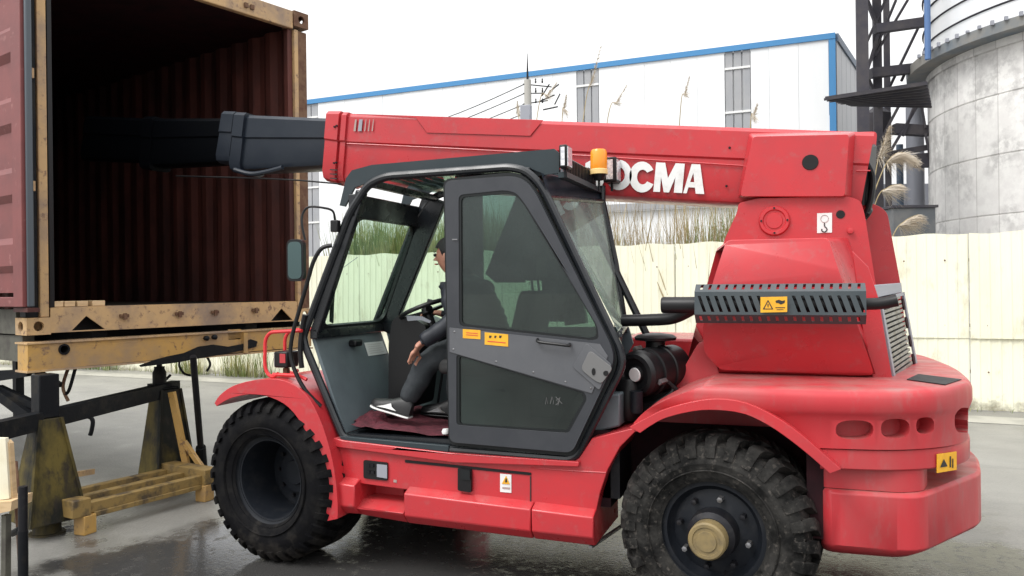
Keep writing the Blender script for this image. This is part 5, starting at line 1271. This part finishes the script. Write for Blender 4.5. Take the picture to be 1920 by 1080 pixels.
# floor, mat, sill
TB(MB().box(lp_[0].x+.01, 1.95, Y0+.01, Y1, .77, .80), 'cab_floor', M['char'])
random.seed(12)
mb = MB(); nx_, ny_ = 36, 22; x0_, x1_ = lp_[0].x+.03, 1.75; grid = []
from mathutils import noise as NZ
for i in range(nx_+1):
    for j in range(ny_+1):
        x = x0_+(x1_-x0_)*i/nx_; y = Y0+.03+(Y1-Y0-.06)*j/ny_; w = max(0, 1-(x-x0_)/.5)
        z = .806+.010*(1+NZ.noise(Vector((x*9,y*9,0))))+w*.035*(1+NZ.noise(Vector((x*11,y*13,3)))) + w*.02*abs(NZ.noise(Vector((x*25,y*22,5))))
        grid.append((x,y,z))
mb.add(grid, [(i*(ny_+1)+j, (i+1)*(ny_+1)+j, (i+1)*(ny_+1)+j+1, i*(ny_+1)+j+1) for i in range(nx_) for j in range(ny_)])
TB(mb, 'carpet', M['carpet'], smooth=180, label='rumpled maroon carpet on the cab floor')
rag = MB(); c = P(690,790,.35); gr_ = []
for i in range(17):
    for j in range(13):
        x = c.x-.12+.30*i/16; y = .22+.30*j/12; z = .83+.06*max(0,1-((i-8)/8)**2-((j-6)/7)**2)+.03*NZ.noise(Vector((x*22,y*20,1)))
        gr_.append((x,y,z))
rag.add(gr_, [(i*13+j,(i+1)*13+j,(i+1)*13+j+1,i*13+j+1) for i in range(16) for j in range(12)]); 
tag(rag.build('cloth', M['carpet'], smooth=60), 'crumpled maroon cloth under the driver\'s foot', 'cloth')
flat('door_sill', [(640,816),(845,834),(845,846),(645,824)], Y0-.0, .03, M['slate'], bevel=.004)
# rear window, C pillars, rear top panel
CR0 = P(1024,370,Y0); CR1 = P(1160,640,Y0); FR0 = P(1130,378,Y1); FR1 = P(1172,612,Y1)
rwq = [Vector((CR0.x+.01,Y0+.02,CR0.z)), Vector((FR0.x,Y1,FR0.z)), Vector((FR1.x,Y1,FR1.z)), Vector((CR1.x,Y0+.02,FR1.z))]
TB(MB().loft([rwq,[p+Vector((.006,0,0)) for p in rwq]]), 'rear_window', M['glass_rear'], smooth=0)
tpq = [Vector((P(985,322,Y0).x,Y0+.01,zr_+.01)), Vector((P(985,322,Y0).x+.10,Y1,zr_+.02)), Vector((FR0.x,Y1,FR0.z)), Vector((CR0.x+.01,Y0+.02,CR0.z))]
mid0 = Vector((CR0.x-.03,Y0+.01,zr_-.03)); mid1 = Vector((FR0.x-.03,Y1,zr_-.02))
TB(MB().loft([[tpq[0],mid0,tpq[3]],[tpq[1],mid1,tpq[2]]], cap=False, closed=False), 'rear_top_panel', M['boom_dark'], smooth=60)
MB().tube([FR0+Zz*.1, FR0, FR0.lerp(FR1,.5)+Vector((.012,0,0)), FR1, FR1-Zz*.04], .02, 8).build('rear_pillar', M['char'], cabf)
MB().tube([rwq[3],rwq[2]], .018, 8).build('rear_bar', M['char'], cabf)
MB().tube([rwq[0],rwq[1]], .016, 8).build('rear_bar', M['char'], cabf)
lrp = [rwq[3], rwq[2], Vector((1.9,Y1,.82)), Vector((1.75,Y0+.03,.82))]
TB(MB().loft([lrp,[p-Vector((.02,0,0)) for p in lrp]]), 'rear_wall', M['greyin'])
# rear inner pillar seen through door glass
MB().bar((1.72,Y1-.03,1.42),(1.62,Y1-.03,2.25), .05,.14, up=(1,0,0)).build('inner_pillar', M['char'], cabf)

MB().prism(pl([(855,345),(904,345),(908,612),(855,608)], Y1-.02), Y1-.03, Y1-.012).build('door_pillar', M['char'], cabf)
MB().prism(pl([(972,360),(1030,360),(1062,603),(1024,603),(1013,500),(985,497),(985,530),(930,530),(911,513)], Y1-.02), Y1-.03, Y1-.012).build('dark_fill_panel', M['char'], cabf)  # added dark panel standing for dark reflections and seat behind the door glass
# ---- door
Yd = .035
do_ = pl([(836,340),(950,331),(972,332),(990,342),(1006,362),(1146,645),(1152,668),(1148,690),(1074,848),(845,828)], Yd)
dw1 = fillet(pl([(862,366),(948,357),(970,362),(988,385),(1122,612),(1124,634),(1112,638),(863,611)], Yd), .03)
dw2 = fillet(pl([(858,664),(1098,735),(1102,748),(1068,811),(858,796)], Yd), .02)
door = TB(MB().prism(fillet(do_,.04), Yd-.016, Yd+.016, [dw1, dw2]), 'cab_door', M['doorframe'], bevel=.004, label='grey framed cab door with tinted glass')
def offs(poly, d):
    c_ = Vector((sum(p[0] for p in poly)/len(poly), sum(p[1] for p in poly)/len(poly))); out = []
    for p in poly:
        v = Vector(p)-c_; out.append(tuple(c_+v*(1+d/max(v.length,.01)))) 
    return out
for w_, nm_, m_ in ((dw1,'door_window',M['glass']),(dw2,'lower_door_window',M['glass_dark'])):
    MB().prism(offs(w_,.006), Yd-.003, Yd+.003).build(nm_, m_, door)
    MB().prism(offs(w_,.004), Yd-.012, Yd+.012, [offs(w_,-.018)]).build('window_seal', M['seal'], door)
# black outer edge seal of the door, right and bottom
edge = fillet(pl([(836,341),(950,331),(972,332),(990,342),(1006,362),(1146,645),(1152,668),(1148,690),(1074,848),(845,828)], Yd+.02), .04)
MB().prism(offs(edge,.022), Yd+.018, Yd+.034, [offs(edge,-.03)]).build('door_edge_seal', M['seal'], door)
# door mid band, raised
bandp = pl([(843,614),(1125,645),(1140,668),(1110,738),(843,660)], Yd-.018)
MB().prism(bandp, Yd-.021, Yd-.017).build('mid_panel', M['grey'], door, .002)
for x_, y_ in ((852,622),(850,655),(930,678),(1000,698),(1060,716),(1108,728),(1100,648)):
    MB().lathe([(.003,-.0035),(.006,0)], P(x_,y_,Yd-.021), (0,1,0), 8).build('screw', M['steel'], door)
hd = MB().tube(smooth_path([P(1008,636,Yd-.025),P(1010,641,Yd-.05),P(1040,645,Yd-.055),P(1066,648,Yd-.05),P(1068,645,Yd-.025)],4), .008, 8).build('door_handle', M['black'], door)
lkp = fillet(pl([(1100,643),(1148,684),(1138,700),(1124,732),(1074,688)], Yd-.023), .015)
lk = MB().prism(lkp, Yd-.028, Yd-.022).build('lock_plate', M['grey'], door, .003)
lk2 = fillet(pl([(1106,656),(1150,690),(1128,720),(1113,712),(1089,692)], Yd-.03), .025)
MB().prism(lk2, Yd-.036, Yd-.0285).build('lock_handle', M['plate'], door, .003)
for x_, y_, rx_, rz_ in ((1113,697,3.6,7),(1136,700,5,5)):
    MB().prism(pl([(x_+rx_*math.cos(t*.52),y_+rz_*math.sin(t*.52)) for t in range(12)], Yd-.0375), Yd-.039, Yd-.0365).build('key_hole', M['black'], door)
for k, pts in enumerate(([(868,617),(901,619),(901,636),(868,634)], [(909,623),(953,627),(953,650),(909,646)])):
    s_ = MB().prism(pl(pts, Yd-.0215), Yd-.0235, Yd-.0212).build('yellow_sticker', M['decal_y'], door, label=('small' if k == 0 else 'larger')+' yellow sticker on the door band')
    if k:
        for x_, w_ in ((917,5),(927,4),(936,5)): MB().prism(pl([(x_,629),(x_+w_,629.5),(x_+w_*.6,634),(x_,633.5)], Yd-.0245), Yd-.0248, Yd-.0238).build('glyph', M['decal_k'], door)
        MB().prism(pl([(914,639),(948,642),(948,643.6),(914,640.6)], Yd-.0245), Yd-.0248, Yd-.0238).build('glyph', M['decal_r'], door)
    else:
        for q_ in (623,627): MB().prism(pl([(874,q_),(896,q_+1.8),(896,q_+3),(874,q_+1.2)], Yd-.0245), Yd-.0248, Yd-.0238).build('glyph', M['decal_r'], door)
# scratched marks on the lower glass
sc = MB()
for L_ in ([(1023,758),(1025,745),(1027,757)], [(1032,757),(1035,744),(1038,752),(1037,758)], [(1048,747),(1043,750),(1048,754),(1042,759)], [(1042,744),(1054,757)], [(1050,745),(1046,760)]):
    sc.tube([P(x,y,Yd-.005) for x,y in L_], .0018, 4)
sc.build('scratched_mark', M['plate'], door)
MB().bar(P(848,449,Yd-.02), P(858,449,Yd-.02), .006).build('scuff', M['steel'], door)

# ---- interior: console, steering wheel, seat
cs = pl([(752,760),(752,700),(752,640),(758,600),(770,588),(800,596),(822,610),(815,640),(800,680),(790,760)], .62)
con = TB(MB().prism(fillet(cs,.03), .45, .80), 'dash_console', M['black'], bevel=.03, seg=3)
MB().prism(fillet(pl([(762,592),(790,593),(808,602),(806,606),(788,600),(764,602)], .44),.008), .44, .452).build('dash_highlight', M['pipe'], con)
swc = P(800,578,.50); sax = Vector((-.35,0,.94)).normalized()
swx = sax.orthogonal().normalized(); swy = sax.cross(swx)
sw = TB(MB().tube([swc+(swx*math.cos(2*math.pi*k/28)+swy*math.sin(2*math.pi*k/28))*.17 for k in range(29)], .014, 8), 'steering_wheel', M['black'])
for k in range(3):
    t = 2*math.pi*k/3+.3; MB().bar(swc-sax*.02, swc+(swx*math.cos(t)+swy*math.sin(t))*.17, .025,.012).build('spoke', M['black'], sw)
MB().lathe([(.0,.01),(.035,.005),(.04,-.03),(.02,-.05)], swc, sax, 16).build('hub', M['black'], sw); MB().tube([swc-sax*.03, swc-sax*.25], .025, 10).build('column', M['black'], sw)
MB().tube([P(806,570,.42), P(808,562,.42)], .022, 10).build('spinner_knob', M['seat'], sw)
YS0, YS1 = .27, .75
st_ = TB(MB().obox((1.27,(YS0+YS1)/2,1.20), Vector((.25,0,0)), Vector((0,.24,0)), Vector((0,0,.055))), 'seat', M['seat'], bevel=.04, seg=4)
MB().loft([[Vector((x,y,1.24)) for x,y in ((1.44,YS0),(1.56,YS0),(1.56,YS1),(1.44,YS1))],[Vector((x,y,1.64)) for x,y in ((1.53,YS0+.04),(1.63,YS0+.04),(1.63,YS1-.04),(1.53,YS1-.04))]]).build('backrest', M['seat'], st_, .04, seg=4)
MB().obox((1.57,.5,1.78), Vector((.045,0,0)), Vector((0,.13,0)), Vector((0,0,.08))).build('headrest', M['seat'], st_, .03, seg=3)
for y in (.44,.56): MB().tube([(1.58,y,1.62),(1.57,y,1.72)], .008, 6).build('headrest_post', M['steel'], st_)
MB().box(1.08,1.48,.34,.68,.80,1.145).build('seat_base', M['greyin'], st_, .02)
MB().box(1.2,1.6,YS1+.0,YS1+.06,1.30,1.36).build('armrest', M['seat'], st_, .02)
TB(MB().tube([(.80,.72,.82),(.86,.72,1.15)], .008, 8), 'gear_lever', M['blackmetal'])
TB(MB().obox((.62,.40,.87), Vector((.05,0,.02)), Vector((0,.04,0)), Vector((-.004,0,.008))), 'pedal', M['black'])

# ---- mirror, bracket, hoses, lamp, red guard rail
mc = P(553,488,-.04)
mr = TB(MB().tube(smooth_path([P(572,450,-.04),P(566,420,-.04),P(568,400,-.03),P(580,388,-.02),P(608,390,.0),P(624,396,.03),P(628,412,.05),P(630,425,Y0-.02)],5), .007, 8), 'mirror_arm', M['black'])
mo = fillet([(-.055,-.125),(.055,-.125),(.055,.125),(-.055,.125)], .04, 5); mu = Vector((.94,.10,0)).normalized(); mn = Vector((.106,-.994,0)).normalized()
MB().plate(mc, mu, Zz, -mn, mo, (), .035).build('mirror_shell', M['black'], mr, .008)
MB().plate(mc+mn*.004, mu, Zz, -mn, [(x*.80,y*.88) for x,y in mo], (), .004).build('mirror_glass', M['mirror'], mr)
TB(MB().obox(P(629,424,Y0-.035), Vector((.025,0,0)), Vector((0,.02,0)), Vector((0,0,.035))), 'mirror_clamp', M['black'], bevel=.006)
TB(MB().tube(smooth_path([P(622,460,.02),P(603,466,.0),P(588,490,-.01),P(576,530,-.01),P(560,585,-.01),P(548,630,-.01),P(545,665,-.01),P(555,700,-.01),P(575,735,.0),P(602,762,.03)],5), .013, 8), 'washer_hose', M['black'])
TB(MB().tube(smooth_path([P(566,690,.04),P(563,660,.04),P(566,620,.05),P(572,590,.05)],4), .016, 8), 'cable_conduit', M['black'])
hl = TB(MB().obox(P(537,673,.12), Vector((.05,0,0)), Vector((0,.06,0)), Vector((0,0,.05))), 'headlamp', M['black'], bevel=.01)
MB().obox(P(537,673,.12)+Vector((-.052,0,0)), Vector((.003,0,0)), Vector((0,.05,0)), Vector((0,0,.04))).build('lens', M['lampglass'], hl)
MB().obox(P(530,672,.058), Vector((.02,0,0)), Vector((0,.003,0)), Vector((0,0,.028))).build('side_lens', M['red_dusty'], hl)
MB().bar(P(537,690,.12), P(537,712,.12), .03).build('lamp_bracket', M['rust'], hl)
gr1 = [P(x,y,.03) for x,y in ((566,620),(520,622),(506,625),(498,638),(497,660),(497,685),(502,700),(512,706),(522,700))]
grl = TB(MB().tube(smooth_path(gr1,4), .011, 8), 'lamp_guard', M['red_tubes'])
MB().tube([P(512,702,.03), P(560,704,.03), P(575,712,.03)], .011, 8).build('guard_foot', M['red_tubes'], grl)
MB().tube([p+Vector((0,.20,0)) for p in smooth_path(gr1,4)], .011, 8).build('guard_tube', M['red_tubes'], grl)
# body between fender and cab front
TB(MB().box(P(575,730,.12).x, .38, .10, .95, .79, .95), 'cab_base', M['red'], bevel=.02, seg=3)
TB(MB().box(-.28, .36, .50, 1.80, .95, 1.06), 'front_deck', M['red'], bevel=.02, seg=3)

# ================================================================== DRIVER
def skinned(name, verts, edges, radii, root=0, sub=2):
    me = bpy.data.meshes.new(name); me.from_pydata(verts, edges, []); ob = bpy.data.objects.new(name, me); COL.objects.link(ob)
    sm_ = ob.modifiers.new('skin','SKIN'); sm_.use_smooth_shade = True; sm_.branch_smoothing = .6
    sv = me.skin_vertices[0].data
    for i, r in enumerate(radii):
        sv[i].radius = r if isinstance(r, tuple) else (r, r); sv[i].use_root = (i == root)
    ss = ob.modifiers.new('sub','SUBSURF'); ss.levels = sub; ss.render_levels = sub
    dg = bpy.context.evaluated_depsgraph_get(); dg.update()
    m2 = bpy.data.meshes.new_from_object(ob.evaluated_get(dg)); bpy.data.objects.remove(ob); return m2
V, E, Rr = [], [], []
def nv(p, r, prev=None):
    V.append(tuple(p)); Rr.append(r); i = len(V)-1
    if prev is not None: E.append((prev, i))
    return i
yc = .50
pel = nv((1.27,yc,1.33), (.15,.11)); ab = nv((1.25,yc,1.43), (.15,.11), pel); chs = nv((1.20,yc,1.56), (.17,.12), ab); ush = nv((1.135,yc,1.67), (.13,.09), chs)
HX = -.055
nk1 = nv((1.12+HX*.6,yc,1.735), .055, ush); hd1 = nv((1.09+HX,yc,1.79), .072, nk1); hd2 = nv((1.06+HX,yc,1.85), .088, hd1); hd3 = nv((1.065+HX,yc,1.90), .085, hd2); hd4 = nv((1.07+HX,yc,1.94), .05, hd3)
def arm(s, elb, wr, hand_dir, knee):
    sh = nv((1.17,yc+s*.17,1.66), .062, ush); sh2 = nv((1.15,yc+s*.21,1.60), .058, sh); el = nv(elb, .045, sh2); w = nv(wr, .028, el)
    wv = Vector(wr); dh = Vector(hand_dir).normalized(); pm = nv(wv+dh*.045, (.036,.018), w); kn = nv(wv+dh*.085, (.034,.015), pm)
    sd_ = Vector((0,1,0)); dn_ = Vector((-.25,0,-1)).normalized()
    for k, (o, ln) in enumerate(((-.028,.050),(-.010,.058),(.010,.055),(.028,.044))):
        b0 = wv+dh*.092+sd_*o; f1 = nv(b0, .0095, kn); m1 = b0+dh*ln*.45+dn_*ln*.25; f2 = nv(m1, .0088, f1); f3 = nv(m1+dh*ln*.15+dn_*ln*.5, .0075, f2)
    t1 = nv(wv+dh*.04+sd_*(-s*-.034), .011, pm); nv(wv+dh*.075+sd_*(s*.052)*-1+dn_*.03, .009, t1)
EL = P(850,598,.23); WR = P(793,641,.205); HD = (P(768,674,.215)-WR).normalized()
arm(-1, tuple(EL), tuple(WR), tuple(HD), 0)
arm(1, (1.02,.76,1.43), (.88,.66,1.50), (-.9,-.2,.05), 0)
def leg(s, kn_, an, toe=None):
    hp_ = nv((1.20,yc+s*.09,1.315), .10, pel); th_ = nv(((1.20+kn_[0])/2,(yc+s*.09+kn_[1])/2,(1.315+kn_[2])/2+.01), .095, hp_)
    k_ = nv(kn_, .082, th_); cf = nv(tuple(Vector(kn_).lerp(Vector(an),.35)+Vector((.02,0,0))), .078, k_); cf2 = nv(tuple(Vector(kn_).lerp(Vector(an),.75)+Vector((.01,0,0))), .066, cf); a_2 = nv(an, .060, cf2)
kL = P(796,672,.30); aL = P(756,748,.29)
leg(-1, (kL.x,.31,kL.z-.02), (aL.x+.01,.29,.965)); leg(1, (.97,.66,1.26), (.98,.62,.93))
pm_ = skinned('person', V, E, Rr)
for m_ in (M['jacket'], M['skin'], M['jeans']): pm_.materials.append(m_)
for p in pm_.polygons:
    c = Vector(p.center); i = 0
    if c.z > 1.745 and abs(c.y-yc) < .15: i = 1
    elif 0 < (c-WR).dot(HD) < .165 and ((c-WR)-HD*(c-WR).dot(HD)).length < .052 and c.y < .262: i = 1
    elif (c-Vector((.82,.65,1.50))).length < .13 and c.x < .885: i = 1
    elif c.z < 1.37 and not (c.y < .29 and (c-WR).length < .12 and (c-WR).dot(HD) < 0): i = 2
    p.material_index = i
    p.use_smooth = True
from mathutils import noise as NZ2
pm_.update()
for v in pm_.vertices:
    if v.co.z < 1.36: v.co += v.normal*(.007*NZ2.noise(v.co*16+Vector((0,0,v.co.z*14))))
per = link('person', pm_); 
tag(per, 'driver in black quilted jacket seated in the cab with a hand on the knee', 'person')
# quilted jacket rings, collar
jk_ = MB()
rg = []
for k in range(27):
    t = k/26; z = 1.30+.40*t; x = 1.265-.165*t**1.3; rx = .125+.03*math.sin(t*2.6); ry = .185+.03*math.sin(t*3.0)-(.06 if t > .93 else 0)
    pf_ = 1+.07*abs(math.sin(t*math.pi*8)); rg.append([Vector((x+math.cos(a*math.pi/12)*rx*pf_, yc+math.sin(a*math.pi/12)*ry*pf_, z)) for a in range(24)])
jk_.loft(rg); jk_.build('jacket', M['jacket'], per, smooth=180)
for s, pts in ((-1, [(1.14,.33,1.67),(1.13,.265,1.60),tuple(EL),tuple(WR-HD*.01)]), (1, [(1.17,.67,1.67),(1.12,.73,1.58),(1.02,.76,1.43),(.90,.665,1.495)])):
    pth = smooth_path(pts, 9); rad = [(.072-.030*i/len(pth))*(1+.08*abs(math.sin(i*1.05))) for i in range(len(pth))]
    MB().tube(pth, rad, 16).build('sleeve', M['jacket'], per, smooth=180)
MB().lathe([(.075,-.04),(.078,.0),(.07,.03),(.06,.03)], Vector((1.09,yc,1.735)), Vector((-.35,0,1)), 20, False).build('collar', M['jacket'], per)
# hair, face
hm = MB(); hcn = Vector((1.078+HX,yc,1.895)); rings = []
for i in range(11):
    ph_ = math.pi*i/13
    rings.append([hcn+Vector((math.sin(ph_)*math.cos(a)*.102, math.sin(ph_)*math.sin(a)*.086, math.cos(ph_)*.092 if not (math.cos(a) < -.35) else max(math.cos(ph_)*.092, .018))) for a in [2*math.pi*k/24 for k in range(24)]])
hm.loft(rings, True); hm.build('hair', M['hair'], per, smooth=180)
fx_ = 1.06+HX-.088
MB().loft([[Vector((fx_+.012,yc-.012,1.832)),Vector((fx_+.012,yc+.012,1.832)),Vector((fx_+.01,yc,1.872))],[Vector((fx_-.018,yc-.004,1.836)),Vector((fx_-.018,yc+.004,1.836)),Vector((fx_-.008,yc,1.85))]]).build('nose', M['skin'], per, .003)
for s in (-1,1):
    MB().sphere((fx_+.012,yc+s*.032,1.868), .011).build('eye', M['black'], per); MB().sphere((1.075+HX,yc+s*.088,1.85), .02, sc=(.8,.35,1.4)).build('ear', M['skin'], per)
    MB().bar((fx_+.006,yc+s*.018,1.888),(fx_+.012,yc+s*.046,1.886), .006).build('eyebrow', M['hair'], per)
MB().bar((fx_+.006,yc-.022,1.812),(fx_+.006,yc+.022,1.812), .006,.008).build('mouth', M['decal_r'], per)
# shoes
def shoe(heel, yaw, pitch, lab):
    h_ = Vector(heel); dx_ = Vector((-math.cos(yaw)*math.cos(pitch), math.sin(yaw), math.sin(pitch))).normalized(); sy = Vector((0,1,0)); uz = dx_.cross(sy).normalized()
    uz = uz if uz.z > 0 else -uz; L_ = .275; up = MB(); so_ = MB(); ru = []; rs = []
    for t, w_, ht in ((0,.028,.075),(.08,.036,.095),(.22,.038,.10),(.36,.037,.088),(.5,.042,.068),(.68,.047,.055),(.85,.044,.045),(.96,.03,.034),(1,.012,.022)):
        c = h_+dx_*L_*t; ru.append([c+sy*w_*math.cos(a)+uz*(.022+max(0,math.sin(a))*ht if math.sin(a) > -.01 else .02) for a in [math.pi*k/8 for k in range(9)]])
        rs.append([c+sy*(w_+.006)*s_+uz*z for s_, z in ((-1,.004),(1,.004),(1,.015),(-1,.015))])
    up.loft(ru); so_.loft(rs); s1_ = up.build('shoe', M['shoe'], per, .004, smooth=60, label=lab); so_.build('sole', M['sole'] if 'front' in lab else M['black'], s1_, .004)
    for t0, t1, z0, z1 in ((.25,.62,.035,.085),(.62,.86,.030,.035)):
        a = h_+dx_*L_*t0-sy*(.044)+uz*z0; b_ = h_+dx_*L_*t1-sy*(.050)+uz*z1; 
    q4 = [h_+dx_*L_*t+uz*z-sy*w_ for t, z, w_ in ((.30,.034,.044),(.55,.034,.049),(.78,.028,.051),(.62,.046,.046),(.46,.070,.040),(.42,.05,.043))]
    MB().loft([q4,[p-sy*.003 for p in q4]]).build('stripe', M['sole'] if 'front' in lab else M['steel'], s1_)
    return s1_
hl_ = P(772,792,.27); shoe((hl_.x-.01,.27,.872), 0, .24, 'front shoe, black with white stripe and sole'); shoe((1.02,.62,.83), 0, .05, 'rear black shoe')
# white cup lid near the sill
cu_ = P(836,816,.14); cup = MB().lathe([(.0,.03),(.018,.028),(.024,.012),(.022,.0)], (cu_.x,cu_.y,.822), Zz, 14).build('paper_ball', M['white'])
tag(cup, 'small white crumpled ball on the cab floor by the door edge', 'litter')
